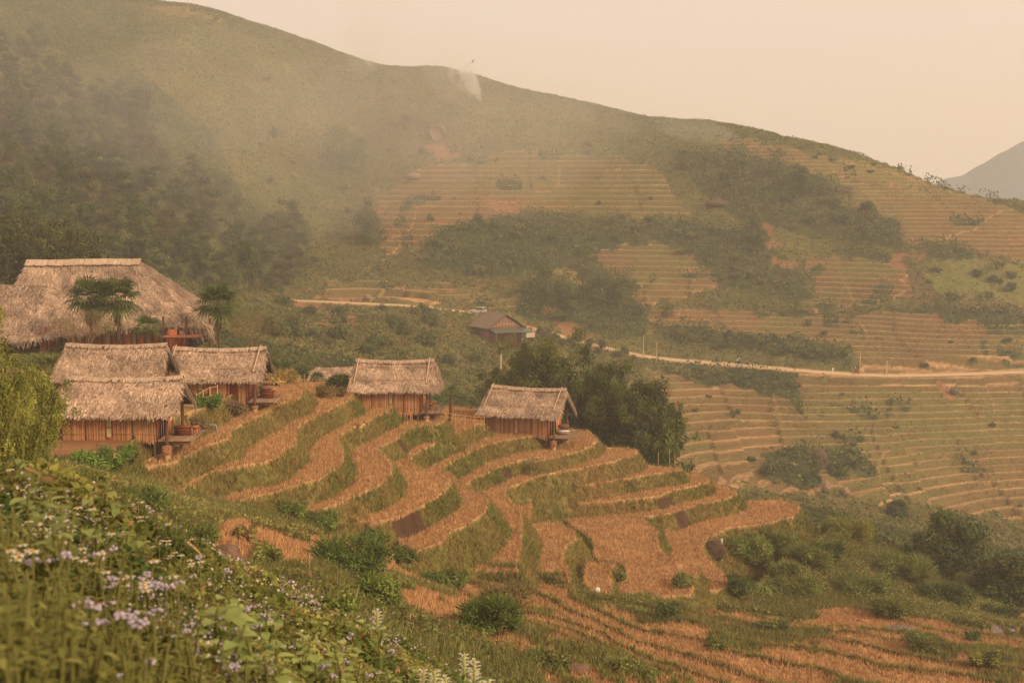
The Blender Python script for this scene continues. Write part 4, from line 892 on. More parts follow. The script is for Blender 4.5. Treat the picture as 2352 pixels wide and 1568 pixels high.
for i in range(4): b.box((x+.1+i*.6, y-.78, z-1.0), (x+.17+i*.6, y-.72, z-.1), np.array(lin(176,84,52)))
b.box((x, y-.8, z-1.0), (x+2.1, y-.7, z-.92), np.array(lin(176,84,52))); b.build('railing', M_WOOD, t)
x, y, z = toL(389, 745, 130.9); b = MB(); b.box((x-.1, y-.1, -.4), (x+.75, y-.02, 1.9), C_ORG*1.5); b.build('door_panel', M_WOOD, t)
lp = at_d(np.array(460.), np.array(747.), 130.); t2 = thing('lantern', 'small straw bell-shaped lantern hanging under the right eave of the great house', 'lantern', (lp[0], lp[1], lp[2]))
b = MB(); P = [(0, 0, .3), (0, 0, .25), (0, 0, 0), (0, 0, -.32)]; b.tube(P, [.05, .14, .24, .30], 10, C_TH3, False); b.build('shade', M_STRAW, t2); b = MB(); b.tube([(0, 0, .3), (0, 0, .75)], .015, 4, C_WD); b.build('cord', M_WOOD, t2)
# far open shelter left of the middle hut
p = at_d(np.array(770.), np.array(841.), 129.); t = thing('thatched_shelter', 'small low thatched shelter half hidden at the left of the middle hut', 'shelter', (p[0], p[1], p[2]-3.2))
rf = MB(); thatch(rf, (-1.9, 0, 3.2), (3., 0, 3.35), (3., -1.6, 2.1), (-2.6, -1.5, 2.2), rows_=12, tone=.85); thatch(rf, (3, 0, 3.35), (-1.9, 0, 3.2), (-2.6, 1.5, 2.2), (3, 1.6, 2.1), rows_=8); thatch(rf, (-1.9, 0, 3.2), (-1.9, .02, 3.2), (-2.7, -1.5, 2.2), (-2.7, 1.5, 2.2), rows_=8); rf.build('roof', M_THATCH, t)
for x, y in ((-2.1, -1.2), (-2.1, 1.2), (2.6, -1.2), (2.6, 1.2)): b = MB(); b.tube([(x, y, -1.2), (x, y, 2.4)], .08, 6, C_WD); b.build('post', M_WOOD, t)
# far tin-roofed farmhouse below the car
p = at_d(np.array(1140.), np.array(752.), 300.); z0 = p[2]-2.2
t = thing('tin_roofed_house', 'far low wooden farmhouse with a grey tin roof and brown plank gable below the car', 'house', (p[0], p[1], z0), math.radians(-58))
C_TIN = np.array(lin(128,108,92)); b = MB()
for sgn in (-1, 1): b.add([(-4.2, 0, 5.6), (4.6, 0, 5.6), (4.8, sgn*5.2, 2.5), (-4.4, sgn*5.2, 2.5)], [(0, 1, 2, 3)], C_TIN*(1 if sgn < 0 else .8)); b.add([(-4.2, 0, 5.48), (4.6, 0, 5.48), (4.8, sgn*5.2, 2.38), (-4.4, sgn*5.2, 2.38)], [(0, 1, 2, 3)], C_TIN*.5)
for i in range(30): x = -4.2+8.8*i/29; b.tube([(x, 0, 5.63), (x, -5.2, 2.53)], .04, 4, C_TIN*(.8+.4*random.random()), False)
b.build('roof', M_METAL, t); b = MB(); b.box((-4, -4.4, -2), (4, 4.4, 2.75), C_WD*1.1); b.add([(4.02, -4.4, 2.7), (4.02, 4.4, 2.7), (4.02, 0, 5.3)], [(0, 1, 2)], np.array(lin(150,112,84))); b.add([(-4.02, -4.4, 2.7), (-4.02, 4.4, 2.7), (-4.02, 0, 5.3)], [(0, 2, 1)], C_ORG*.9)
for i in range(9): y = -3.2+i*.8; b.box((4.03, y-.05, 2.7), (4.07, y+.05, 5.2-abs(y)*.6), C_WD*.8)
b.box((4.03, -4.2, 3.3), (4.09, 4.2, 3.42), np.array(lin(180,150,120))); b.build('wall', M_WOOD, t)
b = MB(); b.add([(4.1, 4.9, 2.3), (4.1, -4.4, 2.5), (7, -4.4, 1.7), (7, 6.8, 1.5), (-3.9, 9.8, 1.2), (-3.9, 5.1, 2.45)], [(0, 1, 2, 3), (0, 3, 4, 5)], np.array(lin(110,118,98))); b.build('lean_to_roof', M_METAL, t)
b = MB(); 
for x, y in ((6.8, -4.2), (6.8, 1), (6.8, 6.5), (-3.7, 9.5), (2, 8)): b.box((x-.1, y-.1, -2), (x+.1, y+.1, 1.55), C_WD)
b.build('post', M_WOOD, t)
b = MB(); b.add([(x_, y_, z_) for x_, y_, z_ in [(6.85, 4, .2), (6.85, 6.6, .2), (6.85, 6.6, 1.3), (6.85, 4, 1.3)]], [(0, 1, 2, 3)], np.array(lin(190,170,150))); b.build('hanging_cloth', M_CLOTH, t)
# ---------- big bamboo beside the rightmost hut
def place_bamboo(u, v, D, h, w, nc, n, sz, ca, cb, lb, droop=.4):
    p = at_d(np.array(float(u)), np.array(float(v)), D); z = float(Hf(p[0], D)) if v is None else p[2]
    z = min(p[2], float(Hf(p[0], D)))
    h = p[2]+h-z
    cu, q, C = bamboo_meshes(h, w, nc, n, sz, ca, cb, droop, 46 if D > 100 else 0)
    return plant_thing('bamboo_clump', lb, 'bamboo', cu, q, C, (p[0], D, z), None, 'culms', 'foliage')
BD = (np.array(lin(66,76,34)), np.array(lin(104,110,46))); BL = (np.array(lin(76,84,38)), np.array(lin(116,116,50)))
place_bamboo(1225, 1030, 150, 13.2, 14.5, 44, 60000, .42, *BL, 'lighter green bamboo clump behind the roof of the rightmost hut')
place_bamboo(1365, 1040, 148, 14.2, 12.5, 46, 60000, .42, *BD, 'tallest dark bamboo clump rising right behind the rightmost hut')
place_bamboo(1455, 1050, 146, 10.6, 11.5, 40, 46000, .42, *BD, 'dark rounded bamboo clump at the right of the tallest one')
place_bamboo(1506, 1060, 143, 8.4, 9, 32, 34000, .40, *BD, 'small drooping bamboo clump at the far right end of the bamboo')
place_bamboo(1150, 960, 156, 7.5, 7.5, 22, 12000, .42, *BD, 'small dark bamboo clump at the left end, arching over the fence')
# feathery light bamboo at the left edge, near the camera
for (u, v, D, h, w, lb) in [(-30, 1010, 30, 3.3, 2.4, 'bright yellow-green feathery bamboo at the left edge of the picture'), (40, 1060, 34, 2.6, 2.4, 'lower feathery bamboo spray in front of the nearest hut\'s left end'), (95, 960, 60, 2.6, 3.4, 'olive feathery bush between the left edge and the nearest hut roof')]:
    place_bamboo(u, v, D, h, w, 26, 10000, .09 if D < 50 else .16, np.array(lin(118,122,54)), np.array(lin(152,148,68)), lb, .5)
# ---------- palms
def palm(lb, u, v, D, ubase_row, R, nf, skirt=True):
    top = at_d(np.array(float(u)), np.array(float(v)), D); base_z = at_d(np.array(float(u)), np.array(float(ubase_row)), D)[2]
    H = top[2]-base_z; t = thing('fan_palm', lb, 'palm', (top[0], D, base_z))
    tr = MB(); zz = np.linspace(-1.2, H, 9); tr.tube(np.stack([.06*np.sin(zz), zz*0, zz], 1), .13+.03*rng.random(9), 8, np.array(lin(104,72,52))); 
    tr.build('trunk', M_BARK, t)
    for i in range(nf):
        a = i*2.4+rng.random()*.3; el = math.radians(75-110*(i+.5)/nf+rng.normal()*6); b = MB(); d = np.array([math.cos(a)*math.cos(el), math.sin(a)*math.cos(el), math.sin(el)])
        p0 = np.array([0, 0, H]); p1 = p0+d*R*.45; sd = np.cross(d, [0, 0, 1.]); sd /= np.linalg.norm(sd)+1e-6; up = np.cross(sd, d)
        b.tube([p0, p1], [.02, .012], 4, G2, False); nl = 15; Qs = []
        for k in range(nl):
            th = math.radians(-105+210*k/(nl-1)); ld = d*math.cos(th)+sd*math.sin(th); ln_ = R*.62*(1-.25*abs(th)/1.9); w_ = R*.035
            m_ = p1+ld*ln_*.6+up*.02; e_ = p1+ld*ln_-np.array([0, 0, R*.12*(1+rng.random())]); s_ = np.cross(ld, up)*w_
            Qs += [np.stack([p1-s_*.3, m_-s_, m_+s_, p1+s_*.3]), np.stack([m_-s_, e_-s_*.1, e_+s_*.1, m_+s_])]
        tone = .7+.6*rng.random(); b.quads(np.array(Qs), np.repeat([[*(np.array(lin(86,98,48))*tone)]], len(Qs), 0)*(.8+.4*rng.random((len(Qs), 1)))); b.build('frond', M_LEAF, t)
    if skirt:
        b = MB(); n = 160; a = rng.random(n)*6.28; z = H-.1-R*.7*rng.random(n); r = .15+.3*rng.random(n); P = np.stack([np.cos(a)*.12, np.sin(a)*.12, z], 1); E = np.stack([np.cos(a)*r*1.3, np.sin(a)*r*1.3, z-.5-.4*rng.random(n)], 1); s_ = np.stack([-np.sin(a), np.cos(a), a*0], 1)*.05
        b.quads(np.stack([P-s_, E-s_, E+s_, P+s_], 1), jcol(lin(130,86,60), n, .4)); b.build('dead_fronds', M_STRAW, t)
palm('taller fan palm with brown skirt in front of the great roof', 268, 686, 121, 800, 2.8, 26)
palm('bushy fan palm just left of the tallest one before the great roof', 205, 684, 122, 800, 2.6, 24)
palm('fan palm at the right corner of the great thatched roof', 500, 698, 128, 800, 2.7, 24)
palm('small young fan palm in front of the great house wall', 338, 752, 120, 795, 1.7, 15, False)
palm('small drooping palm beside the deck of the middle hut', 1034, 902, 124, 950, 1.1, 10, False)
palm('young palm in front of the small thatched shelter', 728, 872, 124, 905, 1.1, 12, False)
# bare branching shrubs
def bare(lb, u, v, D, h, spread, col, leaves=0, n=9):
    p = at_d(np.array(float(u)), np.array(float(v)), D); t = thing('bare_shrub', lb, 'shrub', p); b = MB(); tips = []
    def br(p0, d, L, r, k):
        e = p0+d*L; m = (p0+e)/2+rng.normal(size=3)*L*.06; b.tube([p0, m, e], [r, r*.8, r*.6], 4, col, False); tips.append(e)
        if k > 0:
            for _ in range(2 if rng.random() < .6 else 3): dd_ = d+rng.normal(size=3)*.42+[0, 0, .08]; br(e, dd_/np.linalg.norm(dd_), L*(.62+.2*rng.random()), r*.62, k-1)
    for i in range(n): a = rng.random()*6.28; d = np.array([math.cos(a)*spread, math.sin(a)*spread, 1.]); br(np.zeros(3), d/np.linalg.norm(d), h*.38, .035*h/3, 4)
    b.build('branches', M_BARK, t)
    if leaves: T = np.array(tips)[rng.integers(0, len(tips), leaves)]+rng.normal(size=(leaves, 3))*.18; b2 = MB(); b2.quads(rquads(T, .12), jcol(G1, leaves, .3, G2)); b2.build('leaves', M_LEAF, t)
bare('pale bare branching shrub in front of the left palms', 172, 800, 117, 3.2, .7, np.array(lin(150,116,86)), 0)
bare('leafy dark shrub with pale stems below the left palms', 200, 805, 118, 3.6, .6, np.array(lin(150,116,86)), 2600)
bare('wispy leafless shrub right of the great house', 583, 800, 128, 3.8, .8, np.array(lin(128,104,72)), 900, 12)
# ---------- nearer bushes, each where the picture shows it
NB = [(60,1105,120,80,'tangled green bush on the brow of the bank at the left edge',(np.array(lin(90,102,46)),np.array(lin(124,124,60)))), (190,1125,110,60,'leafy olive bush on the brow below the red earth',(np.array(lin(100,104,50)),np.array(lin(130,126,62)))), (330,1190,130,70,'dark green bush on the brow of the left bank',(np.array(lin(78,94,42)),np.array(lin(108,114,52)))),
 (440,1260,120,60,'mid green bush on the brow near the dry stalk',(np.array(lin(88,104,46)),np.array(lin(120,122,58)))), (560,1330,90,50,'low pale green bush on the brow above the dark boulder',(np.array(lin(108,112,56)),np.array(lin(140,136,70)))), (760,1420,100,60,'leafy bush on the brow left of the tall grass clump',(np.array(lin(84,100,44)),np.array(lin(118,122,58)))), (900,1500,90,50,'dark bush on the brow left of the white lilies',(np.array(lin(76,92,42)),np.array(lin(108,112,52)))),
 (245,1075,150,50,'bright green vegetable bed below the red earth of the nearest hut',(np.array(lin(86,112,48)),np.array(lin(112,130,58)))),
 (95,860,90,60,'olive brush below the left end of the great roof',(G1,G2)), (60,900,110,60,'brown-green brush left of the roof-only hut',(G2,BRN)), (130,905,50,60,'green bush touching the left end of the nearest roofs',(np.array(lin(110,120,56)),G2)),
 (290,1060,60,60,'brown dry bush beside the corner of the nearest hut',(np.array(lin(120,98,66)),np.array(lin(104,98,56)))),
 (478,935,60,34,'leafy green garden crop under the wall of the plank-door hut',(np.array(lin(84,110,48)),np.array(lin(120,134,60)))),
 (535,948,70,30,'purple-brown weeds on the bank above the concrete channel',(np.array(lin(134,102,84)),np.array(lin(108,100,60)))),
 (452,986,70,28,'low brown weeds on the bank behind the bent pipe',(np.array(lin(134,102,84)),np.array(lin(108,100,60)))),
 (640,862,50,50,'dark bush right of the plank-door hut roof',(GD,G1)), (690,872,50,46,'dark palm-like bush left of the small shelter',(GD,G1)), (780,895,60,45,'dark leafy bush at the left end of the middle hut',(GD,G1)), (760,915,70,30,'brownish bush below the small shelter',(G1,BRN)),
 (650,882,80,40,'grassy mound of straw beside the deck posts of the plank-door hut',(np.array(lin(150,136,72)),np.array(lin(176,140,88)))),
 (1280,1010,50,22,'bright weeds under the deck of the rightmost hut',(np.array(lin(92,118,50)),G2)),
 (800,1330,170,100,'large leafy green bush on the lower left slope',(np.array(lin(104,118,56)),np.array(lin(84,96,46)))), (865,1400,110,130,'tall light green grass clump beside the large leafy bush',(np.array(lin(128,136,62)),np.array(lin(100,116,52)))),
 (725,1215,120,46,'green weeds along the upper ditch at left',(np.array(lin(100,118,54)),G1)), (865,1258,90,44,'feathery green weeds left of the burnt bank',(np.array(lin(104,122,56)),G1)), (660,1180,90,40,'weeds where the ditch starts at the left',(np.array(lin(110,122,58)),G1)), (620,1310,60,70,'thin-stemmed upright bush on the straw slope',(np.array(lin(128,132,66)),G2)), (560,1250,50,60,'reddish dry twiggy weeds on the left slope',(np.array(lin(130,92,64)),G2)),
 (925,1290,90,40,'dark low bush at the crossing of the ditches',(G1,np.array(lin(88,104,48)))), (1020,1350,110,46,'round green bush below the brown bank',(np.array(lin(98,116,52)),G1)), (1130,1470,150,150,'broad bright green creeper patch at the bottom centre',(np.array(lin(84,98,42)),np.array(lin(100,110,50)))), (1160,1390,120,60,'grey-brown weeds above the bright creeper patch',(BRN,G2)),
 (1530,1420,56,44,'small dark round bush on the lower straw fields',(GD,G1)), (1565,1350,60,40,'weedy green tuft in the middle of the lowest field',(G1,G2)), (1420,1335,40,36,'grassy green knob on the lowest field',(G1,G2)),
 (1700,1266,110,52,'bright green bush behind the dark boulder',(np.array(lin(96,116,50)),G2)), (1790,1276,110,66,'olive brush above the footpath',(G2,G1)), (1850,1300,100,64,'mid green bush in the right-hand brush',(G1,G2)), (1900,1290,70,60,'dark rounded bush beside the footpath',(GD,G1)), (1720,1290,90,50,'light green bush in front of the right-hand brush',(np.array(lin(118,128,58)),G2)), (1925,1222,70,44,'feathery bush at the right end of the last terrace',(np.array(lin(116,122,60)),G2)), (1950,1240,90,60,'yellow-green bush just left of the footpath',(GY*.8,G2)),
 (1700,1370,70,70,'dark green bush left of the long-leaved tuft',(GD,G1)), (1800,1330,80,60,'low green brush below the footpath bend',(G1,G2)), (1830,1370,90,60,'brush at the lower edge of the right-hand thicket',(G2,G1)),
 (1990,1370,120,70,'green bush right of the footpath bend',(np.array(lin(104,118,54)),G2)), (2080,1340,130,90,'tall olive bush in the right thicket',(G2,G1)), (2170,1390,110,70,'dark green bush near the right ponds',(G1,GD)), (2240,1370,110,90,'feathery tall brush toward the right edge',(np.array(lin(120,122,62)),G2)), (2050,1420,110,50,'low bush above the reddish straw patch',(G1,G2)), (2140,1300,100,80,'arching olive bush under the dark trees',(G2,G1)), (2300,1420,80,40,'small bush at the right edge above the straw',(G1,GD)), (2235,1470,40,30,'tiny bush beside the puddles',(G1,GD)), (2110,1500,90,56,'bush in the lower right straw fields',(G2,G1)), (1780,1450,70,34,'green mound in the lower fields',(G2,G1)), (1640,1490,60,30,'low weeds in the lower fields',(G2,G1)), (1250,1545,150,60,'dark green weeds by the rocks at the bottom',(G1,G2)), (1450,1560,120,40,'weeds at the bottom edge right of the rocks',(G1,G2)), (2260,1530,70,50,'bright weeds at the bottom right',(G2,GY*.8))]
for i, (u, v, wp, hp, lb, cset) in enumerate(NB):
    p = at_px(u, v, 24 if 'brow' not in lb else 5)
    if np.isnan(p[0]) or p[1] > 190: continue
    cset = (np.array(cset[0])*1.3, np.array(cset[1])*1.3); k = p[1]/F_; W, H = wp*k*1.08, hp*k*.82; m = 10+int(wp/16); sz = min(.13+.0006*p[1], .0042*p[1])
    cs = np.stack([(rng.random(m)-.5)*W*.75, (rng.random(m)-.5)*W*.5, H*.2+rng.random(m)*H*.45], 1); rs = np.full(m, min(W*.15, H*.36))*(.7+.6*rng.random(m))
    n = int(min(8000, 900+W*H*900)); q, C = puffs(cs, rs*(.7+.6*rng.random(m)), n, sz, cset[0], cset[1], .5, .9, .4, .25)
    n2_ = n//5; id_ = rng.integers(0, m, n2_); dv_ = rng.normal(size=(n2_, 3)); dv_[:, 2] = np.abs(dv_[:, 2])+.4; dv_ /= np.linalg.norm(dv_, axis=1)[:, None]; p0_ = cs[id_]+dv_*rs[id_][:, None]*.6; L_ = rs[id_][:, None]*(.5+.9*rng.random((n2_, 1))); s__ = np.cross(dv_, rng.normal(size=(n2_, 3))); s__ *= sz*.16/(np.linalg.norm(s__, axis=1)[:, None]+1e-6)
    q = np.concatenate([q, np.stack([p0_-s__, p0_+dv_*L_*.6-s__, p0_+dv_*L_-[0, 0, .05], p0_+s__], 1)]); C = np.concatenate([C, jcol(cset[1], n2_, .3, cset[0])])
    st = MB()
    for j in range(7): a = rng.random()*6.28; c_ = cs[j % m]; st.tube([(c_[0]*.5, c_[1]*.5, -.2), (c_[0]*.8, c_[1]*.8, H*.3), (c_[0], c_[1], c_[2])], [.03, .025, .01], 4, BRN*.7, False)
    plant_thing('bush', lb, 'bush', st, q, C, p, None, 'stems', 'foliage')
for (u, v, wp, hp, lb) in [(2190,1340,190,190,'largest dark hazy tree on the slope at the right edge'), (2310,1400,150,150,'dark tree at the right edge below the largest one'), (2120,1300,90,90,'smaller dark tree left of the largest one at right'), (2060,1185,50,40,'bush on the rim of the corn slope')]:
    p = at_px(u, v, 100); 
    if np.isnan(p[0]): continue
    k = p[1]/F_; tr, q, C = broad_tree_meshes(hp*k, wp*k, 9000, .38, GD*.95, G1*.9, 26, .08, 'broad'); plant_thing('tree', lb, 'tree', tr, q, C, (p[0], p[1], p[2]-.3))
# long-leaved tuft
p = at_px(1752, 1362, 60); t = thing('long_leaved_tuft', 'large tuft of long drooping strap leaves on the right slope', 'plant', p); b = MB(); Qs = []
for i in range(70):
    a = rng.random()*6.28; L = 1.2+.8*rng.random(); up_ = .9+.5*rng.random(); s_ = np.array([-math.sin(a), math.cos(a), 0])*.045; P = [np.array([math.cos(a)*L*f, math.sin(a)*L*f, up_*(2.2*f-2.4*f*f)*1.2]) for f in (0, .35, .7, 1)]
    for k in range(3): Qs.append(np.stack([P[k]-s_, P[k+1]-s_*(.9 if k < 2 else .1), P[k+1]+s_*(.9 if k < 2 else .1), P[k]+s_]))
b.quads(np.array(Qs), jcol(lin(122,128,58), len(Qs), .3)); b.build('leaves', M_LEAF, t)
# ---------- boulders
def boulder(lb, u, v, wp, hp, dmin, col, nm='boulder'):
    p = at_px(u, v, dmin)
    if np.isnan(p[0]): return
    k = p[1]/F_; W, H = wp*k*.5, hp*k*.62; nu, nv = 22, 14
    U, Vv = np.meshgrid(np.arange(nu)*2*math.pi/nu, np.linspace(-math.pi/2, math.pi/2, nv)); X = np.cos(Vv)*np.cos(U); Y = np.cos(Vv)*np.sin(U); Z = np.sin(Vv)
    s_ = rng.random()*50; r = 1+.95*fbm(X*1.3+s_, Y*1.3+Z*2, 1, 3, 5); r = np.minimum(r, 1.05+.1*fbm(X+s_, Z, .4, 2, 9))
    V = np.stack([X*r*W, Y*r*W*.8, Z*r*H+H*.3], -1).reshape(-1, 3); i = np.arange(nv-1)[:, None]*nu; j = np.arange(nu)[None]; j2 = (j+1) % nu
    F = np.stack([i+j, i+j2, i+nu+j2, i+nu+j], -1).reshape(-1, 4); o = link(nm, mesh_np(nm, V, F, M_STONE, np.broadcast_to(np.array(col), (len(V), 3))), None, p); return tag(o, lb, 'rock')
CS = lin(150,122,98)
boulder('dark brown straw-covered boulder on the right of the lowest fields', 1638, 1278, 54, 44, 60, lin(78,58,44))
boulder('large square brown boulder among bushes on the lower terraces', 1882, 1072, 42, 48, 200, lin(96,76,58))
for (u, v, w_, h_, lb) in [(1855,1040,22,18,'dark rock above the large square brown boulder'),(1898,1124,22,24,'round pale boulder left of the scree'),(1942,1134,20,18,'round pale boulder right of the scree'),(2108,1068,16,14,'pale boulder beside a small bush on the lower terraces'),(2082,1090,10,8,'small pale stone on the lower terraces'),(1960,1022,16,10,'small grey rock on a lower terrace lip'),(2255,1096,12,10,'small dark rock on the lower right terraces'),(2192,905,22,16,'dark red-brown rock in the gully below the road'),
                         (1650,470,56,18,'flat purple-brown rock slab below the upper right thicket'),(1935,440,50,20,'brown rock outcrop beside the upper right thicket'),(1470,660,12,10,'small pale rock among the middle terraces'),(950,408,40,14,'pale stones on the hazy hillside'),(880,600,10,8,'tiny pale stone beneath the lone slim tree'),(845,694,18,12,'pale rock beside the road at left')]: boulder(lb, u, v, w_, h_, 200, CS if 'pale' in lb else lin(98,82,62))
c0 = at_px(1003, 318, 300); k = c0[1]/F_; b = MB(); pl_ = [(-17,22),(-6,25),(13,24),(17,8),(12,-2),(4,-10),(-5,-6),(-13,6)]; n = len(pl_); jz = rng.random(n)*1.2
V = [(x*k, -1.5-jz[i], z*k) for i, (x, z) in enumerate(pl_)]+[(x*k*1.15, 4, z*k*1.15) for x, z in pl_]+[(0, -2.6, 9*k)]
b.add(V, [(i, (i+1) % n, n+(i+1) % n, n+i) for i in range(n)]+[(i, (i+1) % n, 2*n, 2*n) for i in range(n)], np.array(lin(140,116,90))); tag(b.build('cliff', M_STONE, None, c0), 'pale cliff face on the hazy upper hillside', 'rock')
for i, (u, v, w_, h_, lb) in enumerate([(520,1290,90,50,'dark boulder half hidden by purple flowers at lower left'),(1210,1538,80,26,'flat pale rock at the bottom centre'),(1330,1545,70,24,'flat brown rock right of the pale one at the bottom'),(1090,1500,36,22,'brown rock beside the white lilies'),(530,1165,46,12,'pale stones at the top of the ditch')]): boulder(lb, u, v, w_, h_, 14 if u < 600 and v > 1200 else 24, lin(120,92,72) if 'dark' in lb or 'brown' in lb else lin(196,158,120))
p = at_px(1372, 1367, 60); b = MB(); b.ell((0, 0, .2), (.22, .2, .24), np.array(lin(226,212,196)), 10, 8, .25); tag(b.build('plastic_bag', M_CLOTH, None, p), 'white plastic bag lying at the edge of the lowest field', 'bag')
p = at_px(1658, 1262, 60); b = MB(); b.box((-.1, -.25, .45), (.02, .2, .95), np.array(lin(214,206,196))); tag(b.build('cloth_scrap', M_CLOTH, None, p), 'pale cloth scrap lying on the straw-covered boulder', 'cloth')
# ---------- retaining wall of the channel, garden path, bent pipe
ch = [(268,1092),(285,1082),(330,1058),(370,1040),(430,1004),(480,980),(500,968),(530,950),(560,934),(596,924)]
P = at_z(np.array([c[0] for c in ch], float), np.array([c[1] for c in ch], float), -12.4*S+.25); P = resample(P, 40); b = MB()
T = np.gradient(P[:, :2], axis=0); T /= np.linalg.norm(T, axis=1)[:, None]; Nv = np.stack([-T[:, 1], T[:, 0]], 1)*.12
V = np.concatenate([np.c_[P[:, :2]-Nv, P[:, 2]-1.2], np.c_[P[:, :2]-Nv, P[:, 2]], np.c_[P[:, :2]+Nv, P[:, 2]], np.c_[P[:, :2]+Nv, P[:, 2]-1.2]]); i = np.arange(39)
b.add(V, np.concatenate([np.stack([i+40*k, i+1+40*k, i+1+40*(k+1), i+40*(k+1)], 1) for k in range(3)]), np.array(lin(190,150,104)))
tag(b.build('channel_wall', M_CONC, None), 'low curved concrete channel wall between the hut yard and the first field', 'wall')
gp = [(578,898),(548,910),(510,924),(472,942),(442,958),(412,974)]; P = resample(at_z(np.array([c[0] for c in gp], float), np.array([c[1]-8. for c in gp]), -11.4*S+.0), 24); T = np.gradient(P[:, :2], axis=0); T /= np.linalg.norm(T, axis=1)[:, None]; Nv = np.stack([-T[:, 1], T[:, 0]], 1)*.45
V = np.concatenate([np.c_[P[:, :2]-Nv, Hf(P[:, 0]-Nv[:, 0], P[:, 1]-Nv[:, 1])+.06], np.c_[P[:, :2]+Nv, Hf(P[:, 0]+Nv[:, 0], P[:, 1]+Nv[:, 1])+.06]]); i = np.arange(23)
tag(link('path', mesh_np('path', V, np.stack([i, i+1, i+25, i+24], 1), M_ROAD, np.broadcast_to(np.array(lin(196,156,100)), (48, 3)), True)), kind='structure')
p = at_px(502, 1003, 60); b = MB(); k = p[1]/F_; b.tube([(0, 0, -.2), (-.02, 0, .1), (-5*k, 0, 24*k), (-5.5*k, 0, 27*k), (-22*k, 0, 28*k)], .055, 7, np.array(lin(150,148,142))); tag(b.build('bent_pipe', M_METAL, None, p), 'bent grey pipe standing in the field beside the channel wall', 'pipe')
# ---------- poles
def pole(lb, u, v, hp, r=.11, arm=0, dmin=200, col=lin(196,164,130), nm='utility_pole', D=None):
    p = at_px(u, v, dmin) if D is None else at_d(np.array(float(u)), np.array(float(v)), D)
    if np.isnan(p[0]): p = at_px(u, v+12, dmin)
    if np.isnan(p[0]): return
    k = p[1]/F_; t = thing(nm, lb, 'pole', p); b = MB(); b.tube([(0, 0, -1), (0, 0, hp*k)], [r*1.15, r*.8], 8, np.array(col)); b.build('shaft', M_CONC, t)
    if arm: b = MB(); b.box((-arm, -.06, hp*k-.5), (arm, .06, hp*k-.36), np.array(col)*.7); b.build('crossarm', M_WOOD, t); return
pole('concrete pole left of the pair on the road bank', 1478, 818, 50); pole('concrete pole at the right of the pair on the road bank', 1508, 830, 46); pole('thin concrete pole just right of the red motorbike', 1975, 853, 40); pole('thicker concrete pole by the bright stretch of road', 2036, 863, 36, .16)
pole('thin pole right of the tin-roofed house', 1172, 786, 66, .12, 0); pole('stout pole with a short crossarm in the green valley', 1150, 838, 52, .16, .9, 150, D=210)
pole('tall thin pole on the top terrace at the upper left skyline', 431, 30, 44, .1, 0, 300); pole('faint pylon on the skyline in the smoke', 811, 112, 52, .12, .8, 300)
b_ = [(752, 892, 42, 126, 'thin bamboo pole standing in front of the small shelter'), (699, 868, 9, 118, 'short stake on the grassy mound'), (744, 888, 10, 122, 'short stake beside the thin bamboo pole')]
for (u, v, hp, D, lb) in b_: pole(lb, u, v, hp, .035, 0, 60, lin(190,150,110), 'stake', D)
for i, (u, v, hp) in enumerate([(1512,1048,12),(1538,1052,20),(1550,1056,14),(1562,1060,10),(1590,1090,8),(1745,1150,12),(1740,1155,9)]): pole('thin pale stake on the rim behind the terraces', u, v, hp, .03, 0, 60, lin(200,170,126), 'stake', 136-2*i if i < 5 else 133)
for o in bpy.data.objects:
    if o.get('label') == 'thin pale stake on the rim behind the terraces': o['group'] = 'stakes behind the terrace rim'
pole('pale cane stick with a torn top standing in the straw slope', 712, 1346, 46, .02, 0, 30, lin(206,166,116), 'stake'); pole('thin yellow cane on the middle ditch bank', 1060, 1330, 20, .02, 0, 40, lin(220,180,120), 'stake')
# bamboo fence between the two right huts, and the yard fence by the nearest hut
def fence(lb, pts_, D, n, h, rails=(.9, .45)):
    P = resample(np.array([at_d(np.array(float(u)), np.array(float(v)), D) for u, v in pts_]), n); t = thing('bamboo_fence', lb, 'fence', P[0]); P = P-P[0]
    for q_ in P: b = MB(); b.tube([q_+[0, 0, -.6], q_+[0, 0, h]], .04, 6, C_BAM); b.build('post', M_WOOD, t)
    for r in rails: b = MB(); b.tube(P+[0, 0, h*r]+rng.normal(size=P.shape)*.02, .03, 5, C_BAM); b.build('rail', M_WOOD, t)
fence('thin bamboo rail fence running between the middle and rightmost huts', [(1002,962),(1050,968),(1112,975)], 121, 6, .75)
fence('short bamboo fence in the yard right of the nearest hut', [(415,985),(450,975),(478,968)], 92, 6, .9); fence('two-rail bamboo fence beside the garden crop', [(452,942),(478,928),(500,922)], 95, 4, 1.3)
# wire between huts
pA = np.array(on('E', .6, .4, 2.4)); pB = np.array(on('F', -8.0, .4, 2.6)); tt = np.linspace(0, 1, 16)[:, None]; P = pA*(1-tt)+pB*tt; P[:, 2] -= 1.1*(1-(2*tt[:, 0]-1)**2); b = MB(); b.tube(P-pA, .02, 4, np.array(lin(110,120,80)), False); tag(b.build('hanging_cable', M_WOOD, None, pA), 'slack cable hanging between the middle and rightmost hut roofs', 'cable')
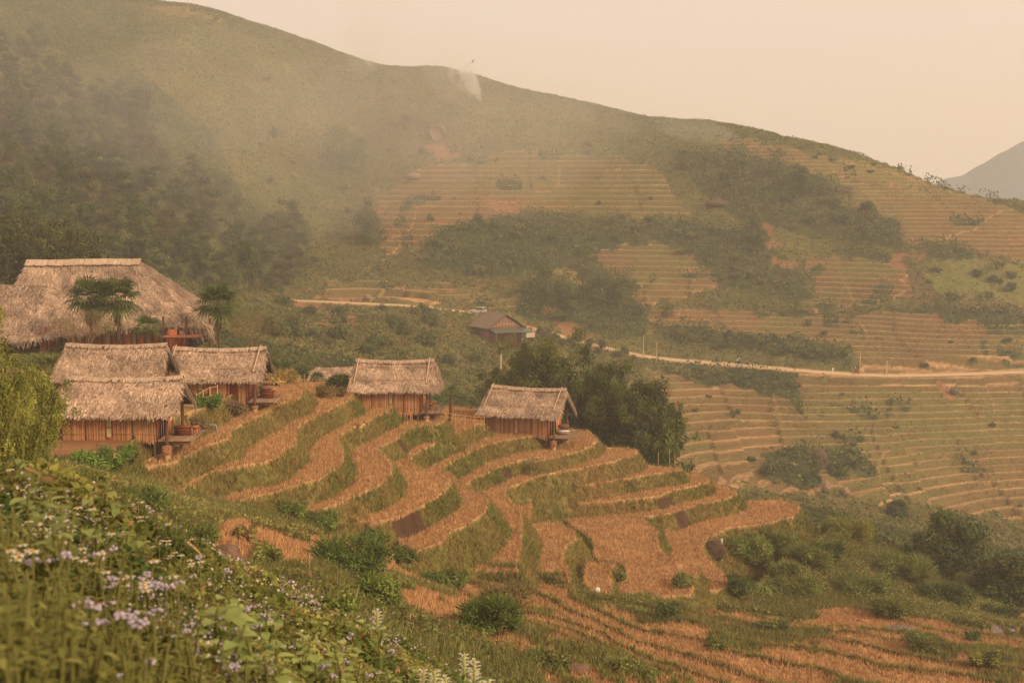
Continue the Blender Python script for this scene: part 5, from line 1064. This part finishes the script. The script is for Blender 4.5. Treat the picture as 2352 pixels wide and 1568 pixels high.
# ---------- people, motorbikes, car
def person(name, lb, J, loc, rz, cols, helmet=None, parent=None):
    names = list(J); E = [('hip','chest'),('chest','neck'),('neck','head'),('chest','lsh'),('lsh','lel'),('lel','lha'),('chest','rsh'),('rsh','rel'),('rel','rha'),('hip','lhp'),('lhp','lkn'),('lkn','lan'),('lan','lto'),('hip','rhp'),('rhp','rkn'),('rkn','ran'),('ran','rto')]
    R = dict(hip=.14, chest=.16, neck=.06, head=.105, lsh=.075, lel=.05, lha=.04, rsh=.075, rel=.05, rha=.04, lhp=.1, lkn=.065, lan=.045, lto=.04, rhp=.1, rkn=.065, ran=.045, rto=.04)
    me = bpy.data.meshes.new(name); me.from_pydata([J[k] for k in names], [(names.index(a), names.index(b)) for a, b in E], []); o = link(name, me, parent, loc, rz); tag(o, lb, 'person')
    md = o.modifiers.new('skin', 'SKIN'); 
    for i, k in enumerate(names): me.skin_vertices[0].data[i].radius = (R[k], R[k]); me.skin_vertices[0].data[i].use_root = (k == 'hip')
    sb = o.modifiers.new('smooth', 'SUBSURF'); sb.levels = 1; sb.render_levels = 1
    m = bpy.data.materials.new('clothing'); m.use_nodes = True; nt = m.node_tree; tc = nt.nodes.new('ShaderNodeTexCoord'); sx = nt.nodes.new('ShaderNodeSeparateXYZ'); rp = nt.nodes.new('ShaderNodeValToRGB'); rp.color_ramp.interpolation = 'CONSTANT'
    zs = [J['hip'][2]+.04, J['neck'][2]+.02]; nt.links.new(tc.outputs['Object'], sx.inputs[0]); mp = nt.nodes.new('ShaderNodeMath'); mp.operation = 'DIVIDE'; mp.inputs[1].default_value = 2.0; nt.links.new(sx.outputs['Z'], mp.inputs[0]); nt.links.new(mp.outputs[0], rp.inputs[0])
    rp.color_ramp.elements[0].color = (*cols[0], 1); rp.color_ramp.elements[1].position = zs[0]/2; rp.color_ramp.elements[1].color = (*cols[1], 1); e = rp.color_ramp.elements.new(zs[1]/2); e.color = (*cols[2], 1)
    nt.links.new(rp.outputs[0], nt.nodes['Principled BSDF'].inputs['Base Color']); nt.nodes['Principled BSDF'].inputs['Roughness'].default_value = .9; me.materials.append(m)
    h = J['head']; b = MB(); b.ell((h[0], h[1], h[2]+.05), (.14, .15, .13), np.array(helmet or lin(30,24,20)), 12, 8); b.build('helmet' if helmet else 'hair', M_PAINT, o); return o
def ride(dx=0, dz=0):
    return dict(hip=(dx, 0, .80+dz), chest=(dx+.10, 0, 1.16+dz), neck=(dx+.14, 0, 1.38+dz), head=(dx+.17, 0, 1.54+dz), lsh=(dx+.11, .19, 1.30+dz), lel=(dx+.28, .27, 1.08+dz), lha=(dx+.52, .25, 1.04+dz), rsh=(dx+.11, -.19, 1.30+dz), rel=(dx+.28, -.27, 1.08+dz), rha=(dx+.52, -.25, 1.04+dz),
        lhp=(dx, .11, .78+dz), lkn=(dx+.40, .17, .70+dz), lan=(dx+.22, .17, .32), lto=(dx+.40, .17, .27), rhp=(dx, -.11, .78+dz), rkn=(dx+.40, -.17, .70+dz), ran=(dx+.22, -.17, .32), rto=(dx+.40, -.17, .27))
def motorbike(lb, loc, rz, col):
    t = thing('motorbike', lb, 'motorbike', loc, rz); dk = np.array(lin(34,30,30))
    for x in (-.58, .66):
        a = np.linspace(0, 2*math.pi, 19); b = MB(); b.tube(np.stack([x+.27*np.cos(a), a*0, .29+.27*np.sin(a)], 1), .05, 6, dk, False); w_ = b.build('wheel', M_PAINT, t); b = MB(); b.ell((x, 0, .29), (.08, .06, .08), np.array(lin(150,150,150)), 8, 6)
        for k in range(6): b.tube([(x, 0, .29), (x+.26*math.cos(k), 0, .29+.26*math.sin(k))], .008, 4, np.array(lin(150,150,150)), False)
        b.build('rim', M_METAL, w_)
    b = MB(); b.tube([(.42, 0, .95), (.30, 0, .60), (-.05, 0, .42), (-.35, 0, .50), (-.75, 0, .72)], [.06, .10, .13, .14, .05], 8, col); b.ell((.34, 0, .68), (.10, .16, .26), col, 10, 7); b.build('body', M_PAINT, t)
    b = MB(); b.ell((-.25, 0, .76), (.42, .13, .08), dk, 12, 6); b.build('seat', M_CLOTH, t)
    b = MB(); b.tube([(.66, .05, .29), (.46, .05, .98)], .025, 6, np.array(lin(140,140,140))); b.tube([(.66, -.05, .29), (.46, -.05, .98)], .025, 6, np.array(lin(140,140,140))); b.build('fork', M_METAL, t)
    b = MB(); b.tube([(.38, -.32, 1.04), (.44, 0, 1.0), (.38, .32, 1.04)], .02, 6, dk); b.build('handlebar', M_METAL, t); b = MB(); b.ell((.54, 0, .92), (.08, .09, .08), np.array(lin(230,224,200)), 10, 6); b.build('headlight', M_GLASS, t)
    b = MB(); b.ell((-.05, 0, .36), (.2, .12, .14), dk*1.8, 8, 6); b.tube([(-.05, -.14, .3), (-.7, -.16, .34)], .045, 6, np.array(lin(120,116,110))); b.build('engine', M_METAL, t); return t
def road_at(u, off=0):
    uu, vv = project(ROAD[:, 0], ROAD[:, 1], ROAD[:, 2]); i = int(np.argmin(abs(uu-u))); p = ROAD[i]; d = ROAD[max(i-1, 0)]-ROAD[min(i+1, len(ROAD)-1)]; a = math.atan2(d[1], d[0]); return (p[0]-math.sin(a)*off, p[1]+math.cos(a)*off, p[2]+.09), a
skin = lin(170,120,90)
l_, a_ = road_at(1648, -.8); motorbike('dark motorbike carrying two people on the road at left', l_, a_, np.array(lin(40,36,44))); person('person', 'rider in grey clothes on the dark motorbike with a passenger', ride(0), l_, a_, (lin(50,48,56), lin(120,124,130), skin), None); person('person', 'passenger in black on the back of the dark motorbike', ride(-.42, .03), l_, a_, (lin(40,36,40), lin(36,32,38), skin), None)
l_, a_ = road_at(1698, -.8); motorbike('dark motorbike with two white-topped figures in the middle of the road', l_, a_, np.array(lin(60,56,60))); person('person', 'rider with white helmet and dark jacket on the middle motorbike', ride(0), l_, a_, (lin(44,42,48), lin(60,58,64), skin), lin(236,232,226)); person('person', 'passenger in white top on the middle motorbike', ride(-.42, .03), l_, a_, (lin(44,42,48), lin(232,228,220), skin), None)
l_, a_ = road_at(1960, -.8); motorbike('red motorbike ridden by someone in red near the road bend', l_, a_+math.pi, np.array(lin(170,34,34))); person('person', 'rider in a red jacket and white helmet on the red motorbike', ride(0), l_, a_+math.pi, (lin(60,50,60), lin(176,36,44), skin), lin(236,230,226))
l_, a_ = road_at(1911, 2.4); b = MB(); b.box((-.15, -.1, -.2), (.15, .1, .65), np.array(lin(230,224,214))); b.ell((0, 0, .65), (.15, .1, .14), np.array(lin(230,224,214)), 10, 6); tag(b.build('road_stone', M_PAINT, None, l_), 'small white milestone standing at the roadside left of the red motorbike', 'milestone')
p = at_d(np.array(416.), np.array(776.), 129.6); J = dict(hip=(0,0,.12), chest=(.02,0,.5), neck=(.03,0,.72), head=(.05,0,.9), lsh=(.03,.19,.64), lel=(.2,.24,.42), lha=(.34,.16,.3), rsh=(.03,-.19,.64), rel=(.2,-.24,.42), rha=(.34,-.16,.3), lhp=(0,.1,.12), lkn=(.42,.14,.22), lan=(.42,.14,-.2), lto=(.56,.14,-.24), rhp=(0,-.1,.12), rkn=(.42,-.14,.22), ran=(.42,-.14,-.2), rto=(.56,-.14,-.24))
person('person', 'person sitting on the balcony of the great thatched house', J, p, -.6, (lin(70,60,60), lin(190,140,110), skin))
# silver car
def car(lb, loc, rz):
    t = thing('parked_car', lb, 'car', loc, rz); C1 = np.array(lin(196,190,178)); dk = np.array(lin(30,30,32)); b = MB()
    pr = [(-2.15,.45),(-2.2,.95),(-2.1,1.05),(-2.05,1.15),(.75,1.12),(1.95,1.0),(2.2,.85),(2.25,.45)]
    def ext(pr, y0, y1, col, b, yi=0):
        n = len(pr); V = [(x, y0, z) for x, z in pr]+[(x, y1, z) for x, z in pr]; F = [(i, (i+1) % n, n+(i+1) % n, n+i) for i in range(n)]; b.add(V, F, col)
        c = (sum(p_[0] for p_ in pr)/n, sum(p_[1] for p_ in pr)/n)
        for y, o_ in ((y0, 0), (y1, n)): b.add([(x, y, z) for x, z in pr]+[(c[0], y, c[1])], [(i, (i+1) % n, n, n) for i in range(n)], col)
    ext(pr, -.88, .88, C1, b); b.build('body', M_PAINT, t); b = MB()
    ext([(-2.08,1.1),(-1.95,1.72),(-1.7,1.80),(-.1,1.80),(.15,1.74),(.85,1.1)], -.76, .76, C1, b); cb = b.build('cabin', M_PAINT, t)
    for (x0, x1) in ((-1.85, -1.0), (-.95, -.1), (-.02, .55)):
        for s_ in (-1, 1): b = MB(); b.box((x0, s_*.775-.012, 1.16), (x1 if x1 < .5 else .3, s_*.775+.012, 1.66), dk*1.5); b.build('side_window', M_GLASS, t)
    b = MB(); b.add([(-2.09, -.62, 1.18), (-2.09, .62, 1.18), (-1.985, .62, 1.66), (-1.985, -.62, 1.66)], [(0, 1, 2, 3)], dk*1.5); b.build('rear_window', M_GLASS, t); b = MB(); b.add([(.83, -.66, 1.15), (.83, .66, 1.15), (.2, .66, 1.72), (.2, -.66, 1.72)], [(0, 1, 2, 3)], dk*1.5); b.build('windscreen', M_GLASS, t)
    for x in (-1.4, 1.4):
        for y in (-.86, .86): b = MB(); b.tube([(x, y-.12, .36), (x, y+.12, .36)], .36, 16, dk); w_ = b.build('wheel', M_PAINT, t); b = MB(); b.tube([(x, y-.135, .36), (x, y+.135, .36)], .2, 12, C1*.8); b.build('rim', M_METAL, w_)
    b = MB(); b.tube([(-2.2, .1, 1.0), (-2.45, .1, 1.0)], .34, 16, C1*.9); b.build('spare_wheel', M_PAINT, t)
    for y in (-.78, .78): b = MB(); b.box((-2.22, y-.08, .85), (-2.17, y+.08, 1.3), np.array(lin(150,40,34))); b.build('tail_light', M_GLASS, t); b = MB(); b.box((2.18, y-.14, .68), (2.26, y+.1, .86), np.array(lin(230,226,210))); b.build('headlight', M_GLASS, t)
    b = MB(); b.box((-2.27, -.85, .4), (-2.17, .85, .62), dk*2.5); b.build('rear_bumper', M_PAINT, t)
    for y in (-.6, .6): b = MB(); b.tube([(-1.6, y, 1.86), (-.2, y, 1.86)], .025, 5, dk*3); b.build('roof_rail', M_METAL, t)
l_, a_ = road_at(1103, .6); car('silver off-road car with a rear spare wheel parked by the far road', (l_[0], l_[1], l_[2]), math.radians(153))
# red fabric and straw heap near the far house
p = at_px(1212, 765, 200)
p = at_px(2163/1.7415, 1345/1.7415, 200) if np.isnan(p[0]) else p
b = MB(); b.ell((0, 0, .5), (2.2, 1.6, 1.1), np.array(lin(196,140,96)), 16, 9, .2); tag(b.build('straw_heap', M_STRAW, None, p), 'orange-brown straw heap in front of the tin-roofed house', 'heap')
# puddles at the lower right
for i, (u, v, w_, lb) in enumerate([(2068,1446,1.0,'small pale puddle in the straw left of the reddish patch'), (2285,1448,1.1,'larger pale puddle near the right edge')]):
    p = at_px(u, v, 60)
    if np.isnan(p[0]): continue
    b = MB(); a = np.linspace(0, 6.283, 17)[:-1]; r = w_*(.7+.4*rng.random(16)); V = [(0, 0, .13)]+[(r_*math.cos(x)*1.4, r_*math.sin(x), .13) for r_, x in zip(r, a)]; b.add(V, [(0, 1+k, 1+(k+1) % 16, 1+(k+1) % 16) for k in range(16)], np.array(lin(120,116,110))); o = b.build('water', M_GLASS, None, p); o['kind'] = 'structure'
def volmat(name, dens, color, noise=None):
    m = bpy.data.materials.new(name); m.use_nodes = True; nt = m.node_tree; nt.nodes.clear()
    o = nt.nodes.new('ShaderNodeOutputMaterial'); p = nt.nodes.new('ShaderNodeVolumePrincipled')
    p.inputs['Color'].default_value = (*color, 1); p.inputs['Density'].default_value = dens; p.inputs['Anisotropy'].default_value = .1
    nt.links.new(p.outputs[0], o.inputs['Volume']); return m, nt, p
# ---------- foreground bank: undergrowth and flowering plants close to the camera
def fgpts(n, D0, D1, q0=-.48, q1=.12):
    D = np.exp(math.log(D0)+(math.log(D1)-math.log(D0))*rng.random(n)); q = q0+(q1-q0)*rng.random(n); x = q*D; z = Hf(x, D); u, v = project(x, D, z)
    m = (u > -260) & (u < 1500) & (v < 1900); return x[m], D[m], z[m]
x, y, z = fgpts(480000, 2.6, 30); can = .05+.24*smooth(-.1, .3, fbm(x, y, 1.6, 3, 501))+.10*fbm(x, y, .4, 2, 502)
can = can*np.clip(y/6, .45, 1.25); hgt = can*rng.random(len(x))**.6; P = np.stack([x, y, z+hgt], 1)
sz = np.clip(.0085*y, .03, .085)*(.5+1.0*rng.random(len(x))**2); q_ = rquads(P, sz, .55, .5)
t = smooth(.35, .65, fbm(x, y, 1.1, 3, 503)+.5)[:, None]; t2_ = smooth(.5, .7, fbm(x, y, 2.3, 3, 504)+.5)[:, None]
C = np.array(lin(106,110,50))*(1-t)+np.array(lin(148,142,70))*t; C = C*(1-t2_)+np.array(lin(84,98,44))*t2_; C = C*(.6+.8*rng.random((len(x), 1)))
k = rng.random(len(x)) < .10; C[k] = np.array(lin(160,122,84))*(.7+.6*rng.random((k.sum(), 1)))
tag(link('undergrowth', mesh_np('undergrowth', q_.reshape(-1, 3), np.arange(4*len(x)).reshape(-1, 4), M_LEAF, np.repeat(C, 4, 0))), kind='stuff')
x, y, z = fgpts(90000, 2.6, 40)
tri_obj('foreground_grass', [blades(x, y, .05+.035*np.sqrt(y)*rng.random(len(x)), .012, np.array(lin(150,142,74)), np.array(lin(122,122,62)), .35, 2)], M_LEAF)
# tiny white and lilac blossom specks carried by the weeds
x, y, z = fgpts(26000, 4, 34); f = fbm(x, y, 1.4, 3, 511); k = f > .12; x, y, z = x[k], y[k], z[k]
P = np.stack([x, y, z+.08+.24*rng.random(len(x))*np.clip(y/6, .5, 1)], 1); q_ = rquads(P, np.clip(.0024*y, .012, .035), .8, 1.0)
Cw = np.where(rng.random((len(x), 1)) < .5, np.array([lin(222,208,196)]), np.array([lin(196,172,190)]))
tag(link('wildflower_blossom', mesh_np('wildflower_blossom', q_.reshape(-1, 3), np.arange(4*len(x)).reshape(-1, 4), M_PETAL, np.repeat(Cw, 4, 0))), kind='stuff')
def leaf(b, p, d, up, L, W, col, fold=.12):
    d = d/np.linalg.norm(d); s_ = np.cross(d, up); s_ /= np.linalg.norm(s_)+1e-6; n = np.cross(s_, d); ws = (0, .8, 1, .62, 0); fs = (0, .22, .48, .78, 1); V = []
    for w_, f_ in zip(ws, fs): c = p+d*L*f_-n*L*.28*f_*f_; V += [c-s_*W*w_*.5+n*W*fold*w_, c, c+s_*W*w_*.5+n*W*fold*w_]
    F = []
    for i in range(4): F += [(3*i, 3*i+1, 3*i+4, 3*i+3), (3*i+1, 3*i+2, 3*i+5, 3*i+4)]
    b.add(V, F, col)
def stem_plant(name, lb, cat, h, nl, L, W, cset, flower=None, nst=3, group=None, lean=.18, el=.35):
    t = thing(name, lb, cat, (0, 0, 0), 0, group); st_ = MB(); lf = MB(); tops = []
    for s_ in range(nst):
        a = rng.random()*6.28; ln_ = lean*h*(.4+rng.random()); hh = h*(.7+.4*rng.random()); P = np.array([(math.cos(a)*ln_*f*f+.04*math.cos(a*3), math.sin(a)*ln_*f*f+.04*math.sin(a*3), hh*f-.05) for f in np.linspace(0, 1, 6)])
        st_.tube(P, np.linspace(.008, .004, 6)*(1+h*.6), 5, np.array(lin(128,122,66)), False); tops.append(P[-1])
        for i in range(nl):
            f = .15+.85*(i+.5)/nl; p = np.array([np.interp(f, np.linspace(0, 1, 6), P[:, k]) for k in range(3)]); b_ = i*2.4+rng.random()*.6; d = np.array([math.cos(b_), math.sin(b_), el+.3*rng.normal()])
            c = np.array(cset[0])*(1-(r_ := rng.random()))+np.array(cset[1])*r_; leaf(lf, p, d, np.array([0, 0, 1.]), L*(.6+.6*rng.random())*(1.15-.4*f), W*(.7+.5*rng.random()), c*(.8+.4*rng.random()))
    st_.build('stem', M_LEAF, t); lf.build('leaves', M_LEAF, t)
    if flower:
        for tp in tops: b = MB(); flower(b, tp); b.build('flower_head', M_PETAL, t)
    return t
def f_lilac(b, p):
    for i in range(7): c = p+rng.normal(size=3)*[.014, .014, .006]; b.ell(c, (.009, .009, .007), np.array(lin(206,190,198))*(.85+.3*rng.random()), 7, 5, .3)
def f_daisy(b, p):
    b.ell(p+[0, 0, .012], (.010, .010, .007), np.array(lin(210,170,60)), 7, 5)
    for i in range(6): a = i*1.047; leaf(b, p+[0, 0, .01], np.array([math.cos(a), math.sin(a), .2]), np.array([0, 0, 1.]), .03, .02, np.array(lin(236,226,204)))
def f_lily(b, p):
    for i in range(26):
        a = i*2.4; z_ = -.03+.15*i/26; r_ = .05*(1.1-z_*3); c = p+np.array([math.cos(a)*r_*.4, math.sin(a)*r_*.4, z_]); leaf(b, c, np.array([math.cos(a), math.sin(a), .5]), np.array([0, 0, 1.]), .055, .035, np.array(lin(240,232,206))*(.9+.1*rng.random()))
    b.ell(p+[0, 0, .05], (.018, .018, .09), np.array(lin(200,196,130)), 8, 7)
def f_dry(b, p):
    for i in range(4): a = i*1.6; leaf(b, p-[0, 0, .05], np.array([math.cos(a), math.sin(a), -.4]), np.array([0, 0, 1.]), .35, .06, np.array(lin(206,164,118)))
LG = (lin(138,150,78), lin(166,170,96)); MG = (lin(98,110,50), lin(132,134,66)); DG = (lin(78,96,42), lin(108,118,54))
def fgcolony(protos, spots, group, labf, smin=.8, smax=1.25):
    n = 0
    for (u, v) in spots:
        p = at_px(u, v, 2.6)
        if np.isnan(p[0]) or p[1] > 60: continue
        o = protos[n] if n < len(protos) else copy_tree(protos[n % len(protos)]); k = smin+(smax-smin)*rng.random(); o.location = p; o.rotation_euler = (0, 0, rng.random()*6.28); o.scale = (k, k, k); o['label'] = labf; o['group'] = group; n += 1
    for o in protos[n:]:
        for c_ in list(o.children): bpy.data.objects.remove(c_)
        bpy.data.objects.remove(o)
def rs(poly, n):
    P = np.array(poly, float); lo, hi = P.min(0), P.max(0); r = []
    while len(r) < n: u, v = lo+(hi-lo)*rng.random(2); r += [(u, v)] if inpoly(np.array([u]), np.array([v]), P)[0] else []
    return r
fgcolony([stem_plant('flowering_weed', 'x', 'weed', .26, 9, .045, .02, MG, f_lilac, 3) for _ in range(4)], rs([(200,1320),(520,1330),(700,1380),(900,1560),(1050,1640),(300,1640),(100,1400)], 40), 'lilac flowering weeds of the foreground bank', 'weed with small lilac flower heads on the foreground bank')
fgcolony([stem_plant('daisy_plant', 'x', 'flower', .26, 8, .05, .02, MG, f_daisy, 4) for _ in range(3)], rs([(0,1100),(300,1190),(480,1300),(420,1480),(0,1400)], 40), 'white daisies of the foreground bank', 'slender plant with small white daisies on the foreground bank')
fgcolony([stem_plant('broadleaf_plant', 'x', 'plant', .34, 9, .12, .075, LG, None, 2) for _ in range(4)], rs([(620,1460),(1000,1480),(1100,1620),(500,1650),(420,1560)], 34), 'light broad-leaved plants at the bottom', 'light green broad-leaved plant at the bottom of the foreground bank')
fgcolony([stem_plant('broadleaf_plant', 'x', 'plant', .34, 9, .11, .07, (lin(120,130,66), lin(146,150,84)), None, 2) for _ in range(3)], rs([(0,1080),(120,1100),(330,1330),(150,1400),(0,1300)], 26), 'broad-leaved plants at the left edge', 'dull green broad-leaved plant near the left edge of the foreground bank')
fgcolony([stem_plant('leafy_weed', 'x', 'weed', .36, 14, .10, .022, DG, None, 6) for _ in range(3)], rs([(250,1200),(420,1250),(560,1330),(400,1340),(240,1290)], 26), 'dark narrow-leaved plants of the left bank', 'dark narrow-leaved plant on the brow of the left bank')
fgcolony([stem_plant('leafy_weed', 'x', 'weed', .30, 14, .055, .02, ((lin(112,116,52)), lin(146,142,72)), None, 5) for _ in range(4)], rs([(-20,1300),(400,1350),(700,1450),(900,1640),(0,1700)], 100), 'leafy weeds of the foreground bank', 'leafy olive weed in the dense growth of the foreground bank')
for i, (u, v) in enumerate([(875,1372),(1002,1446),(1037,1450),(1048,1472),(1105,1482),(1068,1502),(1084,1524),(986,1472),(1020,1478),(1118,1522),(1052,1552),(1130,1556)]):
    for D_ in np.arange(11, 34, .25):
        tp_ = at_d(np.array(float(u)), np.array(float(v)), D_); g_ = float(Hf(tp_[0], D_))
        if .5 < tp_[2]-g_ < 1.05+.2*(i % 3): break
    p = np.array([tp_[0], D_, g_]); 
    o = stem_plant('ginger_lily', 'white ginger lily with an upright flower spike at the bottom centre', 'flower', .62, 11, .30, .055, (lin(100,116,54), lin(132,140,72)), f_lily, 1, 'white ginger lilies at the bottom centre', .15, .9)
    k = min((tp_[2]-g_)/.78, 1.6); o.scale = (k*.62, k*.62, k); o.location = p; o.rotation_euler = (0, 0, rng.random()*6.28)
for i, (u, v, lb) in enumerate([(398,1290,'tallest dry pale stalk on the brow of the left bank'), (960,1480,'dry cane stem with hanging leaves above the lilies'), (700,1380,'short dry stalk at the edge of the straw slope'), (250,1130,'dry pale twig before the wall of the nearest hut')]):
    p = at_px(u, v, 6)
    if np.isnan(p[0]) or p[1] > 70: continue
    k = p[1]/F_; o = stem_plant('dry_stalk', lb, 'stalk', 110*k, 3, 30*k, 6*k, (lin(206,164,118), lin(180,140,100)), f_dry, 1, None, .15, .5); o.location = p
b = MB()
# fallen curled brown leaves at lower left
for (u, v, lb) in [(200,1480,'large curled dead brown leaf at the lower left'), (590,1480,'bare red-brown earth clod among the weeds')]:
    p = at_px(u, v, 2.6); b = MB(); 
    for i in range(5): leaf(b, rng.normal(size=3)*.02+[0, 0, .12], np.array([math.cos(i), math.sin(i)*.5, .4]), np.array([0, 0, 1.]), .10, .035, np.array(lin(140,98,72)))
    tag(b.build('dead_leaf', M_STRAW, None, p), lb, 'leaf')
# ---------- smoke
def blob(name, lb, u, v, D, r, dens, col=(1, .97, .9), tilt=0):
    p = at_d(np.array(float(u)), np.array(float(v)), D); b = MB(); nu, nv = 40, 24
    U, W = np.meshgrid(np.arange(nu)*2*math.pi/nu, np.linspace(-math.pi/2, math.pi/2, nv)); X, Y, Z = np.cos(W)*np.cos(U), np.cos(W)*np.sin(U), np.sin(W); k = 1+.5*fbm(X*1.5+u, Z*1.5+Y+v, 1, 3, 61)
    V = np.stack([X*r[0]*k, Y*r[1]*k, Z*r[2]*k], -1).reshape(-1, 3); i = np.arange(nv-1)[:, None]*nu; j = np.arange(nu)[None]; j2 = (j+1) % nu
    m, _, _ = volmat('smoke_air', dens, col); b.add(V, np.stack([i+j, i+j2, i+nu+j2, i+nu+j], -1).reshape(-1, 4)); o = b.build(name, m, None, p); tag(o, kind='stuff'); o.rotation_euler = (0, tilt, 0)
def plume(pts_, D, rads, dens):
    P = np.array([at_d(np.array(float(u)), np.array(float(v)), D) for u, v in pts_]); P = resample(P, 30); t_ = np.linspace(0, 1, 30); R = np.interp(t_, np.linspace(0, 1, len(rads)), rads)*(1+.5*fbm(t_*9, t_*0, 1, 2, 3)); P[:, 0] += R*.6*fbm(t_*7, t_*0, 1, 2, 8)
    R = R*np.sqrt(np.clip(1-np.abs(2*t_-1)**6, 0, 1))+.001; b = MB(); b.tube(P-P[0], R, 16, (1, 1, 1), False); m, _, _ = volmat('smoke_plume', dens, (1, .98, .94)); o = b.build('smoke', m, None, P[0]); tag(o, kind='stuff')
plume([(1104,236),(1096,212),(1078,186),(1050,150)], 464, [.6, 3.2, 5.5, 8], .035); plume([(1104,236),(1098,214),(1085,192),(1068,160)], 462, [.5, 1.8, 2.9, 4.2], .22)
blob('smoke', '', 1180, 190, 474, (34, 10, 14), .0035, tilt=.2); blob('smoke', '', 1480, 262, 462, (38, 10, 9), .003, tilt=.15); blob('smoke', '', 1035, 168, 468, (13, 8, 9), .010, tilt=.6); blob('smoke', '', 960, 90, 520, (26, 14, 22), .004, tilt=.5)
plume([(852,154),(848,140),(842,122)], 500, [.5, 1.6, 2.4], .12); blob('smoke', '', 832, 95, 520, (9, 8, 14), .012); blob('smoke', '', 850, 20, 540, (18, 12, 22), .005)
blob('smoke', '', 1600, 300, 436, (15, 8, 4), .012, tilt=.15)
blob('smoke', '', 1080, 260, 452, (62, 22, 30), .0028); blob('smoke', '', 880, 330, 410, (70, 26, 30), .0022); blob('smoke', '', 620, 300, 340, (60, 30, 32), .0018); blob('smoke', '', 1250, 330, 440, (50, 18, 22), .0028); blob('smoke', '', 300, 160, 330, (60, 30, 26), .0018)
# ---------- camera, light, air
cam_d = bpy.data.cameras.new('camera'); cam = bpy.data.objects.new('camera', cam_d); COL.objects.link(cam)
cam_d.sensor_width = 36; cam_d.lens = 36*F_/2352; cam_d.clip_end = 8000; cam_d.clip_start = .1
cam.rotation_euler = (math.pi/2-PITCH, 0, 0)
cam_d.dof.use_dof = True; cam_d.dof.focus_distance = 115; cam_d.dof.aperture_fstop = 4.0
sc.camera = cam
SUN_EL = 30; SUN_AZ = 128      # degrees; azimuth clockwise from the view direction
w = bpy.data.worlds.new('World'); sc.world = w; w.use_nodes = True; N = w.node_tree.nodes; L = w.node_tree.links
sky = N.new('ShaderNodeTexSky'); sky.sky_type = 'NISHITA'; sky.sun_disc = False; sky.sun_elevation = math.radians(SUN_EL); sky.sun_rotation = math.radians(SUN_AZ)
sky.dust_density = 6; sky.air_density = 1.0; sky.ozone_density = .5
bg = N['Background']; bg.inputs['Strength'].default_value = .15
mx = N.new('ShaderNodeMix'); mx.data_type = 'RGBA'; mx.inputs[0].default_value = .8
L.new(sky.outputs[0], mx.inputs[6]); mx.inputs[7].default_value = (7.0, 5.4, 4.25, 1); L.new(mx.outputs[2], bg.inputs['Color'])
sd = bpy.data.lights.new('sun', 'SUN'); sd.energy = 2.6; sd.angle = math.radians(6); sd.color = (1, .79, .54)
so = bpy.data.objects.new('sun', sd); COL.objects.link(so)
az, el = math.radians(SUN_AZ), math.radians(SUN_EL)
dv = Vector((math.sin(az)*math.cos(el), math.cos(az)*math.cos(el), math.sin(el)))
so.rotation_euler = dv.to_track_quat('Z', 'Y').to_euler()
mh, _, _ = volmat('haze_air', 0.0005, (1.0, .965, .90))
hb = MB(); hb.box((-1700, -60, -126.5), (1750, 2350, 175)); ho = hb.build('haze', mh); tag(ho, kind='stuff')
sc.view_settings.view_transform = 'Standard'; sc.view_settings.look = 'None'; sc.view_settings.gamma = 1; sc.view_settings.exposure = 0
sc.render.engine = 'CYCLES'; sc.cycles.volume_bounces = 2
